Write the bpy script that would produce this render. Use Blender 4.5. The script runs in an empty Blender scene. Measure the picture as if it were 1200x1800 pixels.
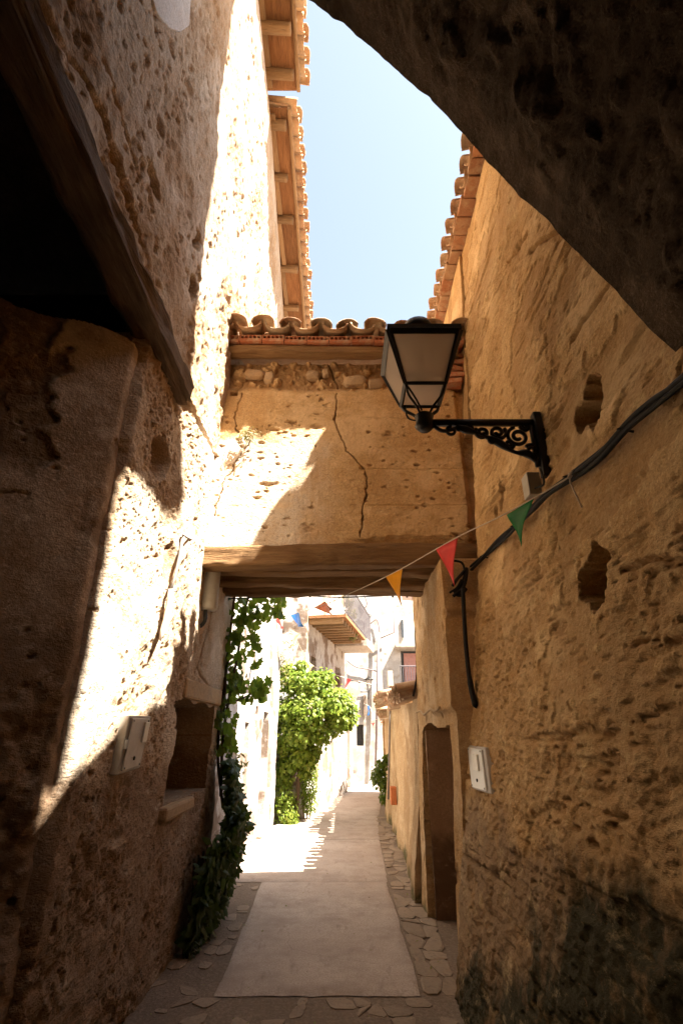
import bpy, bmesh, math, random
import numpy as np
from mathutils import Vector, Matrix

random.seed(7)
scene = bpy.context.scene
COL = scene.collection
R = math.radians

# ------------------------------------------------------------------ camera, sky, sun, exposure
EYE = 1.6
PITCH = math.atan(390 / 900)
cam_d = bpy.data.cameras.new('camera')
cam_d.sensor_fit = 'VERTICAL'; cam_d.sensor_height = 36; cam_d.sensor_width = 24
cam_d.lens = 18.0; cam_d.clip_start = 0.02; cam_d.clip_end = 500
cam = bpy.data.objects.new('camera', cam_d); COL.objects.link(cam)
cam.location = (0, 0, EYE); cam.rotation_euler = (math.pi / 2 + PITCH, 0, 0)
scene.camera = cam

SX, SY = 0.55, 0.26                       # horizontal travel of a shadow per metre of drop (towards -X and +Y)
ELEV = math.atan2(1, math.hypot(SX, SY))
world = bpy.data.worlds.new('World'); scene.world = world; world.use_nodes = True
wn, wl = world.node_tree.nodes, world.node_tree.links
wn.clear()
sky = wn.new('ShaderNodeTexSky'); sky.sky_type = 'NISHITA'; sky.sun_disc = False
sky.sun_elevation = ELEV; sky.sun_rotation = math.atan2(SX, -SY)
sky.altitude = 700; sky.air_density = 1.0; sky.dust_density = 2.2; sky.ozone_density = 1.0
hs = wn.new('ShaderNodeHueSaturation'); hs.inputs['Saturation'].default_value = 0.58; hs.inputs['Hue'].default_value = 0.48
bg = wn.new('ShaderNodeBackground'); bg.inputs['Strength'].default_value = 0.05
wo = wn.new('ShaderNodeOutputWorld')
wl.new(sky.outputs[0], hs.inputs['Color']); wl.new(hs.outputs[0], bg.inputs['Color']); wl.new(bg.outputs[0], wo.inputs[0])

sun_d = bpy.data.lights.new('sun', 'SUN'); sun_d.energy = 5.0; sun_d.angle = R(0.53); sun_d.color = (1, 0.915, 0.79)
sun = bpy.data.objects.new('sun', sun_d); COL.objects.link(sun)
sun.rotation_euler = Vector((SX, -SY, 1)).to_track_quat('Z', 'Y').to_euler()

vs = scene.view_settings
scene.display_settings.display_device = 'sRGB'
vs.view_transform = 'Standard'; vs.look = 'None'; vs.gamma = 1; vs.use_curve_mapping = False
vs.exposure = 3.02
try:
    scene.cycles.use_denoising = True
    scene.cycles.denoiser = 'OPENIMAGEDENOISE'
    scene.cycles.max_bounces = 10; scene.cycles.diffuse_bounces = 8; scene.cycles.transparent_max_bounces = 16
    scene.cycles.sample_clamp_indirect = 8
except Exception:
    pass

# ------------------------------------------------------------------ picture rays (for measuring where things stand)
def ray(px, py):
    a = (px - 600) / 900; b = (900 - py) / 900
    return Vector((a, math.cos(PITCH) - b * math.sin(PITCH), math.sin(PITCH) + b * math.cos(PITCH)))
def atY(px, py, Y):
    r = ray(px, py); t = Y / r.y
    return Vector((r.x * t, Y, EYE + r.z * t))
def atX(px, py, X):
    r = ray(px, py); t = X / r.x
    return Vector((X, r.y * t, EYE + r.z * t))
def atZ(px, py, z):
    r = ray(px, py); t = (z - EYE) / r.z
    return Vector((r.x * t, r.y * t, z))

# ------------------------------------------------------------------ numpy noise
def _h(ix, iy, iz, seed):
    h = (ix.astype(np.int64) * 374761393 + iy.astype(np.int64) * 668265263 + iz.astype(np.int64) * 2147483647 + seed * 974711) & 0xFFFFFFFF
    h = ((h ^ (h >> 13)) * 1274126177) & 0xFFFFFFFF
    h = ((h ^ (h >> 16)) * 2246822519) & 0xFFFFFFFF
    return ((h ^ (h >> 15)) & 0xFFFFFF) / float(0xFFFFFF)
def vnoise(x, y, z=None, seed=0):
    x = np.asarray(x, float); y = np.asarray(y, float)
    z = np.zeros_like(x) if z is None else np.asarray(z, float)
    ix, iy, iz = np.floor(x), np.floor(y), np.floor(z)
    fx, fy, fz = x - ix, y - iy, z - iz
    fx = fx * fx * (3 - 2 * fx); fy = fy * fy * (3 - 2 * fy); fz = fz * fz * (3 - 2 * fz)
    def L(dz):
        a = _h(ix, iy, iz + dz, seed); b = _h(ix + 1, iy, iz + dz, seed)
        c = _h(ix, iy + 1, iz + dz, seed); d = _h(ix + 1, iy + 1, iz + dz, seed)
        return (a * (1 - fx) + b * fx) * (1 - fy) + (c * (1 - fx) + d * fx) * fy
    if not np.any(iz) and not np.any(fz):
        return L(0)
    return L(0) * (1 - fz) + L(1) * fz
def fbm(x, y, z=None, o=4, seed=0, g=0.5):
    s = 0; a = 1; t = 0
    for k in range(o):
        f = 2 ** k
        s = s + a * vnoise(x * f, y * f, None if z is None else z * f, seed + k * 17); t += a; a *= g
    return s / t
def sstep(a, b, x):
    t = np.clip((x - a) / (b - a), 0, 1); return t * t * (3 - 2 * t)
def pits(u, v, dens, seed):
    wob = 1.5 * (fbm(u * 4.3, v * 4.3, None, 3, seed + 9) - .5)
    u = u + .45 * (fbm(u * 1.7, v * 1.7, None, 2, seed + 5) - .5); v = v + .45 * (fbm(u * 1.7, v * 1.7, None, 2, seed + 6) - .5)
    iu, iv = np.floor(u), np.floor(v); out = np.zeros_like(u)
    for du in (-1, 0, 1):
        for dv in (-1, 0, 1):
            cu, cv = iu + du, iv + dv; z0 = np.zeros_like(cu)
            ok = _h(cu, cv, z0, seed) < dens
            pu = cu + .2 + .6 * _h(cu, cv, z0, seed + 1); pv = cv + .2 + .6 * _h(cu, cv, z0, seed + 2)
            r = .12 + .38 * _h(cu, cv, z0, seed + 3) ** 2
            d = ((u - pu) ** 2 + (v - pv) ** 2) / (r * r) + wob
            out = np.maximum(out, np.where(ok, np.clip(1.15 - d, 0, 1) * (.5 + r), 0))
    return out
def poly_dist(u, v, pts):
    best = np.full_like(u, 9.0)
    for (a, b), (c, d) in zip(pts[:-1], pts[1:]):
        ex, ey = c - a, d - b; L = ex * ex + ey * ey + 1e-12
        t = np.clip(((u - a) * ex + (v - b) * ey) / L, 0, 1)
        best = np.minimum(best, np.hypot(u - a - t * ex, v - b - t * ey))
    return best

# ------------------------------------------------------------------ mesh helpers
def mesh_np(name, V, F, smooth=True, attr=None):
    V = np.asarray(V, np.float32); me = bpy.data.meshes.new(name)
    quads = F if isinstance(F, list) else [F]
    n = sum(len(q) for q in quads)
    loops = np.concatenate([q.reshape(-1) for q in quads]).astype(np.int32)
    tot = np.concatenate([np.full(len(q), q.shape[1], np.int32) for q in quads])
    start = np.concatenate([[0], np.cumsum(tot)[:-1]]).astype(np.int32)
    me.vertices.add(len(V)); me.vertices.foreach_set('co', V.reshape(-1))
    me.loops.add(len(loops)); me.loops.foreach_set('vertex_index', loops)
    me.polygons.add(n); me.polygons.foreach_set('loop_start', start); me.polygons.foreach_set('loop_total', tot)
    if smooth: me.polygons.foreach_set('use_smooth', np.ones(n, bool))
    if attr:
        for k, a in attr.items():
            at = me.attributes.new(k, 'FLOAT', 'POINT'); at.data.foreach_set('value', np.asarray(a, np.float32))
    me.update(calc_edges=True); me.validate()
    return me
def link(name, me, mat=None, parent=None, loc=None):
    o = bpy.data.objects.new(name, me); COL.objects.link(o)
    if mat is not None and me is not None and len(me.materials) == 0: me.materials.append(mat)
    if parent is not None: o.parent = parent
    if loc is not None: o.location = loc
    return o
def thing(name, label, cat, group=None, loc=(0, 0, 0)):
    o = bpy.data.objects.new(name, None); COL.objects.link(o); o.location = loc
    o.empty_display_size = .1
    o['label'] = label; o['category'] = cat
    if group: o['group'] = group
    return o
def tag(o, label, cat, group=None):
    o['label'] = label; o['category'] = cat
    if group: o['group'] = group
    return o
class MB:
    def __init__(s): s.v = []; s.f = []
    def add(s, v, f):
        b = len(s.v); s.v += [tuple(p) for p in v]; s.f += [tuple(i + b for i in q) for q in f]; return s
    def box(s, x0, x1, y0, y1, z0, z1, M=None):
        v = [(x, y, z) for z in (z0, z1) for y in (y0, y1) for x in (x0, x1)]
        if M is not None: v = [M @ Vector(p) for p in v]
        return s.add(v, [(0, 2, 3, 1), (4, 5, 7, 6), (0, 1, 5, 4), (2, 6, 7, 3), (0, 4, 6, 2), (1, 3, 7, 5)])
    def prism(s, poly, ext):
        n = len(poly); e = Vector(ext)
        v = [Vector(p) for p in poly] + [Vector(p) + e for p in poly]
        f = [tuple(range(n))[::-1], tuple(range(n, 2 * n))] + [(i, (i + 1) % n, n + (i + 1) % n, n + i) for i in range(n)]
        return s.add(v, f)
    def tube(s, pts, r, n=7, closed=False):
        pts = [Vector(p) for p in pts]; m = len(pts)
        rr = r if hasattr(r, '__len__') else [r] * m
        rings = []; up = Vector((0, 0, 1)); prev = None
        for i, p in enumerate(pts):
            d = (pts[(i + 1) % m] - pts[i - 1]) if closed else (pts[min(i + 1, m - 1)] - pts[max(i - 1, 0)])
            if d.length < 1e-9: d = Vector((0, 0, 1))
            d.normalize()
            if prev is None:
                a = up if abs(d.z) < .9 else Vector((1, 0, 0)); x = d.cross(a).normalized()
            else:
                x = (prev - d * prev.dot(d)).normalized()
            prev = x; y = d.cross(x)
            rings.append([p + (x * math.cos(2 * math.pi * k / n) + y * math.sin(2 * math.pi * k / n)) * rr[i] for k in range(n)])
        v = [q for ring in rings for q in ring]; f = []
        for i in range(m if closed else m - 1):
            j = (i + 1) % m
            for k in range(n): f.append((i * n + k, i * n + (k + 1) % n, j * n + (k + 1) % n, j * n + k))
        if not closed: f += [tuple(range(n))[::-1], tuple((m - 1) * n + k for k in range(n))]
        return s.add(v, f)
    def me(s, name, smooth=False, fix=True):
        m = bpy.data.meshes.new(name); m.from_pydata(s.v, [], s.f)
        if fix:
            b = bmesh.new(); b.from_mesh(m); bmesh.ops.recalc_face_normals(b, faces=b.faces); b.to_mesh(m); b.free()
        if smooth: m.polygons.foreach_set('use_smooth', np.ones(len(m.polygons), bool))
        m.update(); return m
    def obj(s, name, mat, parent=None, smooth=False, bevel=0, loc=None):
        o = link(name, s.me(name, smooth), mat, parent, loc)
        if bevel:
            b = o.modifiers.new('bevel', 'BEVEL'); b.width = bevel; b.segments = 2; b.limit_method = 'ANGLE'
        return o
def spline(pts, n=8):
    P = [Vector(p) for p in pts]; P = [2 * P[0] - P[1]] + P + [2 * P[-1] - P[-2]]; out = []
    for i in range(1, len(P) - 2):
        a, b, c, d = P[i - 1], P[i], P[i + 1], P[i + 2]
        for k in range(n):
            t = k / n
            out.append(.5 * ((2 * b) + (c - a) * t + (2 * a - 5 * b + 4 * c - d) * t * t + (3 * b - a - 3 * c + d) * t ** 3))
    out.append(P[-2]); return out

def wall(name, O, U, V, N, lu, lv, res, disp, mat, parent, back=.35, hole=None):
    """rough wall: grid in the U,V plane pushed along N by disp(u,v), edges and openings closed back by 'back' metres"""
    O, U, V, N = [np.array(a, float) for a in (O, U, V, N)]
    nu, nv = max(2, int(lu / res)), max(2, int(lv / res))
    uu, vv = np.meshgrid(np.linspace(0, lu, nu + 1), np.linspace(0, lv, nv + 1), indexing='ij')
    u, v = uu.ravel(), vv.ravel()
    r = disp(u, v); d, at = r if isinstance(r, tuple) else (r, {})
    P = O + u[:, None] * U + v[:, None] * V + np.asarray(d)[:, None] * N
    i = np.arange((nu + 1) * (nv + 1)).reshape(nu + 1, nv + 1)
    Q = np.stack([i[:-1, :-1], i[1:, :-1], i[1:, 1:], i[:-1, 1:]], -1).reshape(-1, 4)
    if np.dot(np.cross(U, V), N) < 0: Q = Q[:, ::-1]
    if hole is not None:
        cu, cv = u[Q].mean(1), v[Q].mean(1); Q = Q[~hole(cu, cv)]
    E = np.concatenate([Q[:, [0, 1]], Q[:, [1, 2]], Q[:, [2, 3]], Q[:, [3, 0]]])
    key = np.sort(E, 1); k = key[:, 0].astype(np.int64) * len(P) + key[:, 1]
    _, idx, cnt = np.unique(k, return_index=True, return_counts=True)
    B = E[idx[cnt == 1]]
    ids, inv = np.unique(B, return_inverse=True); inv = inv.reshape(B.shape)
    n0 = len(P); nb = len(ids)
    base = O + u[ids][:, None] * U + v[ids][:, None] * V
    back_p = base - back * N
    Pf = np.concatenate([P, P[ids], back_p])
    S = np.stack([inv[:, 1] + n0, inv[:, 0] + n0, inv[:, 0] + n0 + nb, inv[:, 1] + n0 + nb], -1)
    attr = {kk: np.concatenate([a, a[ids], a[ids]]) for kk, a in at.items()}
    me = mesh_np(name, Pf, [Q, S], True, attr)
    return link(name, me, mat, parent)

def beam(name, p0, p1, w, h, mat, parent, seed=0, amp=.012, res=.05, nseg=16):
    """hewn timber: rounded rectangular section swept from p0 to p1 and worn by noise"""
    p0, p1 = Vector(p0), Vector(p1); L = (p1 - p0).length; d = (p1 - p0).normalized()
    side = d.cross(Vector((0, 0, 1)))
    if side.length < .01: side = Vector((1, 0, 0))
    side.normalize(); up = side.cross(d)
    n = max(3, int(L / res)); V = []; 
    ang = np.linspace(0, 2 * np.pi, nseg, endpoint=False) + .1
    cs = np.sign(np.cos(ang)) * np.abs(np.cos(ang)) ** .35; sn = np.sign(np.sin(ang)) * np.abs(np.sin(ang)) ** .35
    t = np.repeat(np.linspace(0, L, n + 1), nseg); a = np.tile(np.arange(nseg), n + 1)
    nz = amp * 2 * (fbm(t * 1.2, np.cos(ang)[a] * 3, np.sin(ang)[a] * 3, 3, seed) - .5) + amp * .8 * (fbm(t * 6, cs[a] * 9, sn[a] * 9, 2, seed + 5) - .5)
    bend = amp * 3 * (fbm(t * .6, t * 0 + seed, None, 2, seed + 9) - .5)
    x = cs[a] * (w / 2 + nz); y = sn[a] * (h / 2 + nz) + bend
    P = np.array(p0)[None] + t[:, None] * np.array(d) + x[:, None] * np.array(side) + y[:, None] * np.array(up)
    F = []
    i = np.arange(n)[:, None] * nseg; k = np.arange(nseg)[None]; k2 = (k + 1) % nseg
    Q = np.stack([i + k, i + k2, i + nseg + k2, i + nseg + k], -1).reshape(-1, 4)
    c0 = np.arange(nseg)[::-1][None]; c1 = (n * nseg + np.arange(nseg))[None]
    me = mesh_np(name, P, [Q, c0, c1], True)
    for q in me.polygons[-2:]: q.use_smooth = False
    return link(name, me, mat, parent)

# ------------------------------------------------------------------ materials
class NT:
    def __init__(s, name):
        s.m = bpy.data.materials.new(name); s.m.use_nodes = True; s.t = s.m.node_tree; s.n = s.t.nodes; s.l = s.t.links
        s.b = s.n['Principled BSDF']; s.out = s.n['Material Output']
        s.tc = s.n.new('ShaderNodeTexCoord'); s.b.inputs['Roughness'].default_value = .9
        s.b.inputs['Specular IOR Level'].default_value = .15
    def vec(s, scale=(1, 1, 1), src='Object'):
        mp = s.n.new('ShaderNodeMapping'); mp.inputs['Scale'].default_value = scale
        s.l.new(s.tc.outputs[src], mp.inputs[0]); return mp.outputs[0]
    def noise(s, scale, detail=5, rough=.6, vec=None, dist=0):
        n = s.n.new('ShaderNodeTexNoise'); n.inputs['Scale'].default_value = scale; n.inputs['Detail'].default_value = detail
        n.inputs['Roughness'].default_value = rough; n.inputs['Distortion'].default_value = dist
        s.l.new(vec if vec is not None else s.tc.outputs['Object'], n.inputs['Vector']); return n.outputs['Fac']
    def ramp(s, fac, stops):
        r = s.n.new('ShaderNodeValToRGB'); e = r.color_ramp.elements
        while len(e) < len(stops): e.new(.5)
        for k, (p, c) in enumerate(stops):
            e[k].position = p; e[k].color = (*c, 1) if hasattr(c, '__len__') else (c, c, c, 1)
        s.l.new(fac, r.inputs[0]); return r.outputs[0]
    def mix(s, fac, a, b, mode='MIX'):
        m = s.n.new('ShaderNodeMix'); m.data_type = 'RGBA'; m.blend_type = mode; m.clamp_factor = True
        for key, val in ((0, fac), (6, a), (7, b)):
            if hasattr(val, 'is_output') or isinstance(val, bpy.types.NodeSocket): s.l.new(val, m.inputs[key])
            elif key == 0: m.inputs[0].default_value = val
            else: m.inputs[key].default_value = (*val, 1)
        return m.outputs[2]
    def math(s, op, a, b=0.0):
        m = s.n.new('ShaderNodeMath'); m.operation = op; m.use_clamp = False
        for k, val in ((0, a), (1, b)):
            if isinstance(val, bpy.types.NodeSocket): s.l.new(val, m.inputs[k])
            else: m.inputs[k].default_value = val
        return m.outputs[0]
    def attr(s, name):
        a = s.n.new('ShaderNodeAttribute'); a.attribute_name = name; return a.outputs['Fac']
    def bump(s, h, strength=.5, dist=.01, prev=None):
        b = s.n.new('ShaderNodeBump'); b.inputs['Strength'].default_value = strength; b.inputs['Distance'].default_value = dist
        s.l.new(h, b.inputs['Height'])
        if prev is not None: s.l.new(prev, b.inputs['Normal'])
        return b.outputs[0]
    def done(s, col, normal=None, rough=None):
        if isinstance(col, bpy.types.NodeSocket): s.l.new(col, s.b.inputs['Base Color'])
        else: s.b.inputs['Base Color'].default_value = (*col, 1)
        if normal is not None: s.l.new(normal, s.b.inputs['Normal'])
        if rough is not None: s.b.inputs['Roughness'].default_value = rough
        return s.m
    def pos(s):
        x = s.n.new('ShaderNodeSeparateXYZ'); s.l.new(s.tc.outputs['Object'], x.inputs[0]); return x.outputs

def plaster(name, a, b, c, loss, grain=1.0, moss=None, bump=.6, foot_shade=None, pale=None):
    """lime and earth render: two tones in big clouds, a third in streaks, the core showing where the skin is lost"""
    t = NT(name)
    col = t.mix(t.ramp(t.noise(1.1, 6, .62), [(.36, 0), (.62, 1)]), a, b)
    col = t.mix(t.ramp(t.noise(3.2, 7, .7, t.vec((1, 1, .55))), [(.46, 0), (.70, 1)]), col, c)
    col = t.mix(t.ramp(t.noise(38, 4, .7), [(.30, .55), (.72, 0)]), col, loss)
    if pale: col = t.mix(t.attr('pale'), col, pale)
    col = t.mix(t.ramp(t.noise(110, 4, .75), [(.36, .7), (.53, 0)]), col, tuple(k * .5 for k in a))
    col = t.mix(t.ramp(t.noise(70, 4, .75), [(.54, 0), (.66, .5)]), col, tuple(min(.85, k * 1.15 + .04) for k in c))
    col = t.mix(t.ramp(t.noise(.8, 7, .7, t.vec((1, 1, 1.6))), [(.52, 0), (.60, .55)]), col, tuple(min(.85, k * 1.05 + .03) for k in c))
    col = t.mix(t.ramp(t.noise(1.7, 7, .72, t.vec((1.5, 1.5, .35))), [(.56, 0), (.66, .5)]), col, tuple(p * .6 + q * .4 for p, q in zip(b, loss)))
    col = t.mix(t.attr('loss'), col, loss)
    if foot_shade:  # brown wall foot; its dark tone also paints in low shade and vignette
        z0 = t.pos()[2]
        k0 = t.math('ADD', t.math('MULTIPLY', z0, -1 / foot_shade[1]), foot_shade[0] / foot_shade[1])
        k0 = t.math('ADD', k0, t.math('MULTIPLY', t.math('SUBTRACT', t.noise(1.0, 6, .62), .5), 5.0))
        col = t.mix(t.ramp(k0, [(.3, 0), (.9, .8)]), col, foot_shade[2])
    if moss:
        x, y, z = t.pos()
        k = t.math('ADD', t.math('MULTIPLY', z, -1 / moss[1]), moss[0] / moss[1])
        n1 = t.math('MULTIPLY', t.math('SUBTRACT', t.noise(1.4, 6, .65, t.vec((1, 1, .6))), .5), 3.4)
        k = t.math('ADD', k, n1)
        if len(moss) > 3:
            k = t.math('ADD', k, t.math('MULTIPLY', t.math('SUBTRACT', y, moss[3]), -moss[4]))
        mk = t.ramp(k, [(.30, 0), (.68, .95)])
        col = t.mix(mk, col, moss[2])
    col = t.mix(t.ramp(t.noise(52, 3, .75, t.vec((.8, .6, 1.5))), [(.27, .85), (.37, 0)]), col, tuple(k * .75 for k in loss))
    col = t.mix(t.ramp(t.noise(6.5, 8, .75, t.vec((1, .7, 1.4))), [(.54, 0), (.74, .6)]), col, tuple(min(.85, k * 1.12 + .03) for k in c))
    col = t.mix(t.ramp(t.noise(2.3, 8, .72), [(.30, .6), (.47, 0)]), col, tuple(p * .55 + q * .45 for p, q in zip(b, loss)))
    g = t.noise(95 * grain, 5, .75); g2 = t.noise(24 * grain, 6, .7); g3 = t.noise(52, 3, .75, t.vec((.8, .6, 1.5)))
    nb = t.bump(g2, bump, .028); nb = t.bump(g3, bump, .012, nb); nb = t.bump(g, bump * .9, .006, nb)
    return t.done(col, nb)

OCH = (.56, .36, .17)
M = {}
M['ochre'] = plaster('ochre_render', (.74, .495, .235), (.63, .395, .17), (.79, .575, .31), (.30, .17, .075),
                     moss=(1.18, .55, (.040, .038, .018), 2.5, .80), foot_shade=(1.35, .34, (.25, .17, .105)))  # moss spread wider than its stain to darken the lower right corner
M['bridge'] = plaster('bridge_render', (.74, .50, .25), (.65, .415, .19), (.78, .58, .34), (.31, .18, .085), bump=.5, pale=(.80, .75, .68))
M['lime'] = plaster('old_lime_render', (.71, .575, .43), (.60, .44, .295), (.75, .65, .53), (.36, .20, .085), bump=.8, foot_shade=(1.55, .22, (.26, .165, .10)))
M['pier'] = plaster('grey_lime_render', (.64, .48, .33), (.44, .30, .185), (.72, .59, .45), (.20, .125, .07), bump=.5, foot_shade=(2.2, .30, (.24, .155, .095)))
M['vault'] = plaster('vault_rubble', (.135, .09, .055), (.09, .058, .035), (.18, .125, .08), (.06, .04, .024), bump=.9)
M['white'] = plaster('whitewash', (.60, .57, .53), (.50, .465, .42), (.64, .62, .59), (.15, .10, .07), bump=.3)
M['farwhite'] = plaster('far_limewash', (.46, .44, .415), (.41, .39, .36), (.49, .475, .455), (.30, .265, .225), bump=.3)
M['cream'] = plaster('cream_wash', (.52, .475, .42), (.44, .39, .335), (.56, .525, .48), (.18, .12, .08), bump=.3)
M['earth'] = plaster('adobe_wall', (.58, .42, .24), (.50, .34, .18), (.62, .48, .31), (.32, .20, .10), moss=(.3, .35, (.10, .09, .04)))
M['warm'] = plaster('orange_render', (.66, .41, .17), (.54, .32, .13), (.70, .54, .34), (.28, .17, .085), moss=(.15, .3, (.12, .105, .05)))
M['patch'] = plaster('white_patch', (.78, .74, .70), (.72, .68, .64), (.80, .78, .75), (.5, .42, .34), bump=.3)
M['door'] = plaster('reveal_render', (.56, .37, .23), (.46, .29, .175), (.60, .42, .28), (.24, .145, .085), moss=(.75, .25, (.16, .095, .06)), bump=.4)

def wood(name, a, b, axis, dark=(.08, .05, .03)):
    t = NT(name); sc = {'X': (1.2, 14, 14), 'Y': (14, 1.2, 14), 'Z': (14, 14, 1.2)}[axis]
    g = t.noise(2.2, 8, .68, t.vec(sc), .4)
    oi = t.n.new('ShaderNodeObjectInfo')
    col = t.mix(t.ramp(g, [(.32, 0), (.68, 1)]), a, b)
    col = t.mix(t.ramp(t.noise(3, 8, .75, t.vec(tuple(k * 1.6 for k in sc))), [(.56, 0), (.70, .8)]), col, dark)
    col = t.mix(t.math('MULTIPLY', oi.outputs['Random'], .45), col, dark)
    return t.done(col, t.bump(t.noise(3.1, 8, .72, t.vec(tuple(k * 2.2 for k in sc))), .9, .02, t.bump(g, .9, .03)), .85)
M['woodX'] = wood('weathered_beam', (.40, .25, .12), (.24, .13, .06), 'X')
M['woodY'] = wood('weathered_lintel', (.30, .205, .13), (.15, .095, .055), 'Y')
M['rafter'] = wood('sun_bleached_rafter', (.46, .31, .18), (.32, .19, .09), 'X')
M['board'] = wood('eave_board', (.40, .20, .09), (.24, .11, .05), 'Y')
M['batten'] = wood('eave_batten', (.50, .34, .20), (.38, .23, .12), 'Y')
M['oldboard'] = wood('grey_board', (.30, .24, .19), (.20, .14, .10), 'Z')

def clay(name, stops, bumpk=.5):
    t = NT(name); oi = t.n.new('ShaderNodeObjectInfo')
    base = t.ramp(oi.outputs['Random'], stops)
    col = t.mix(t.ramp(t.noise(9, 6, .7), [(.45, 0), (.72, .85)]), base, (.50, .40, .27))
    col = t.mix(t.ramp(t.noise(24, 5, .7), [(.55, 0), (.75, .7)]), col, (.12, .085, .055))
    return t.done(col, t.bump(t.noise(60, 5, .7), bumpk, .008))
M['tile'] = clay('old_roof_tile', [(0, (.33, .19, .11)), (.4, (.44, .27, .155)), (.7, (.38, .28, .185)), (1, (.28, .145, .08))])
M['brick'] = clay('hollow_brick', [(0, (.40, .13, .06)), (.5, (.47, .17, .085)), (1, (.35, .11, .05))])
M['eavebrick'] = clay('eave_brick', [(0, (.44, .21, .11)), (.35, (.34, .22, .14)), (.7, (.38, .16, .08)), (1, (.24, .17, .12))])

def stone(name, stops, sc=7):
    t = NT(name); oi = t.n.new('ShaderNodeObjectInfo')
    base = t.ramp(oi.outputs['Random'], stops)
    col = t.mix(t.ramp(t.noise(sc, 6, .7), [(.4, 0), (.72, .6)]), base, (.34, .27, .20))
    col = t.mix(t.ramp(t.noise(sc * 5, 5, .7), [(.5, 0), (.75, .5)]), col, (.10, .08, .06))
    nb = t.bump(t.noise(14, 6, .65), .6, .02); return t.done(col, t.bump(t.noise(70, 4, .7), .5, .005, nb))
M['cobble'] = stone('paving_stone', [(0, (.29, .225, .17)), (.5, (.33, .26, .20)), (1, (.245, .188, .142))])
M['rubble'] = stone('rubble_stone', [(0, (.46, .30, .16)), (.5, (.52, .37, .22)), (1, (.34, .22, .12))])
M['palestone'] = stone('pale_stone', [(0, (.5, .43, .36)), (1, (.58, .52, .45))])

t = NT('concrete')
c = t.mix(t.ramp(t.noise(.9, 6, .6), [(.35, 0), (.65, 1)]), (.54, .465, .41), (.44, .365, .315))
c = t.mix(t.ramp(t.noise(7, 6, .7), [(.5, 0), (.75, .55)]), c, (.36, .295, .25))
c = t.mix(t.ramp(t.noise(75, 4, .7), [(.36, .6), (.58, 0)]), c, (.24, .19, .155))
c = t.mix(t.ramp(t.noise(2.1, 8, .72), [(.48, 0), (.66, .75)]), c, (.30, .24, .20))
c = t.mix(t.ramp(t.noise(5.5, 6, .7, t.vec((1.8, .5, 1))), [(.58, 0), (.68, .6)]), c, (.26, .205, .17))
c = t.mix(t.ramp(t.noise(160, 2, .6), [(.66, 0), (.72, .7)]), c, (.60, .53, .47))
vo = t.n.new('ShaderNodeTexVoronoi'); vo.feature = 'DISTANCE_TO_EDGE'; vo.inputs['Scale'].default_value = .9
wv = t.n.new('ShaderNodeMixRGB'); wv.inputs[0].default_value = .12; nz_ = t.n.new('ShaderNodeTexNoise'); nz_.inputs['Scale'].default_value = 4; nz_.inputs['Detail'].default_value = 6
t.l.new(t.tc.outputs['Object'], nz_.inputs['Vector']); t.l.new(t.tc.outputs['Object'], wv.inputs[1]); t.l.new(nz_.outputs['Color'], wv.inputs[2]); t.l.new(wv.outputs[0], vo.inputs['Vector'])
crkm = t.math('MULTIPLY', t.ramp(vo.outputs['Distance'], [(.0, .3), (.004, 0)]), t.ramp(t.noise(1.3, 3), [(.5, 0), (.6, 1)]))
c = t.mix(crkm, c, (.10, .08, .065))
M['concrete'] = t.done(c, t.bump(t.noise(5, 7, .65), .35, .02, t.bump(t.noise(110, 4, .7), .4, .003)), .85)
t = NT('packed_earth')
c = t.mix(t.ramp(t.noise(1.6, 6, .65), [(.35, 0), (.65, 1)]), (.315, .245, .19), (.25, .19, .145))
c = t.mix(t.ramp(t.noise(40, 5, .7), [(.45, .5), (.65, 0)]), c, (.12, .09, .065))
M['earthfloor'] = t.done(c, t.bump(t.noise(30, 6, .7), .8, .02))

def plain(name, col, rough=.5, metal=0, spec=.4, grime=None):
    t = NT(name); t.b.inputs['Metallic'].default_value = metal; t.b.inputs['Specular IOR Level'].default_value = spec
    g = grime or tuple(k * .6 for k in col)
    c = t.mix(t.ramp(t.noise(14, 6, .7), [(.42, 0), (.75, .7)]), col, g)
    return t.done(c, t.bump(t.noise(55, 4, .6), .15, .003), rough)
M['iron'] = plain('black_iron', (.012, .011, .010), .45, .3, .4, (.03, .022, .016))
M['cable'] = plain('black_cable', (.012, .011, .010), .7, 0, .2, (.03, .024, .02))
M['wire'] = plain('grey_wire', (.22, .19, .17), .7, 0, .3)
M['conduit'] = plain('pale_conduit', (.58, .50, .44), .6)
M['plastic'] = plain('aged_grey_plastic', (.46, .44, .38), .5, 0, .4, (.36, .31, .24))
M['metergrey'] = plain('meter_box_plastic', (.46, .42, .37), .5, 0, .4, (.34, .28, .22))
M['frame'] = plain('meter_frame', (.36, .32, .27), .5, 0, .4, (.26, .21, .16))
M['meterlight'] = plain('meter_box_pale', (.60, .60, .58), .3, 0, .5, (.6, .58, .54))
M['dullmetal'] = plain('dull_metal', (.25, .24, .23), .5, .6)
M['green_tube'] = plain('dark_hose', (.03, .032, .03), .5)
M['shutter'] = plain('brown_shutter', (.20, .12, .085), .7)
M['pinkdoor'] = plain('faded_red_door', (.42, .22, .19), .7)
M['pipe'] = plain('drain_pipe', (.16, .12, .12), .6)
M['terracotta'] = plain('terracotta', (.50, .17, .065), .8, 0, .2)
M['string'] = plain('pale_string', (.72, .62, .50), .9, 0, .1)
M['rail'] = plain('balcony_rail', (.10, .09, .10), .6)

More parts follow.
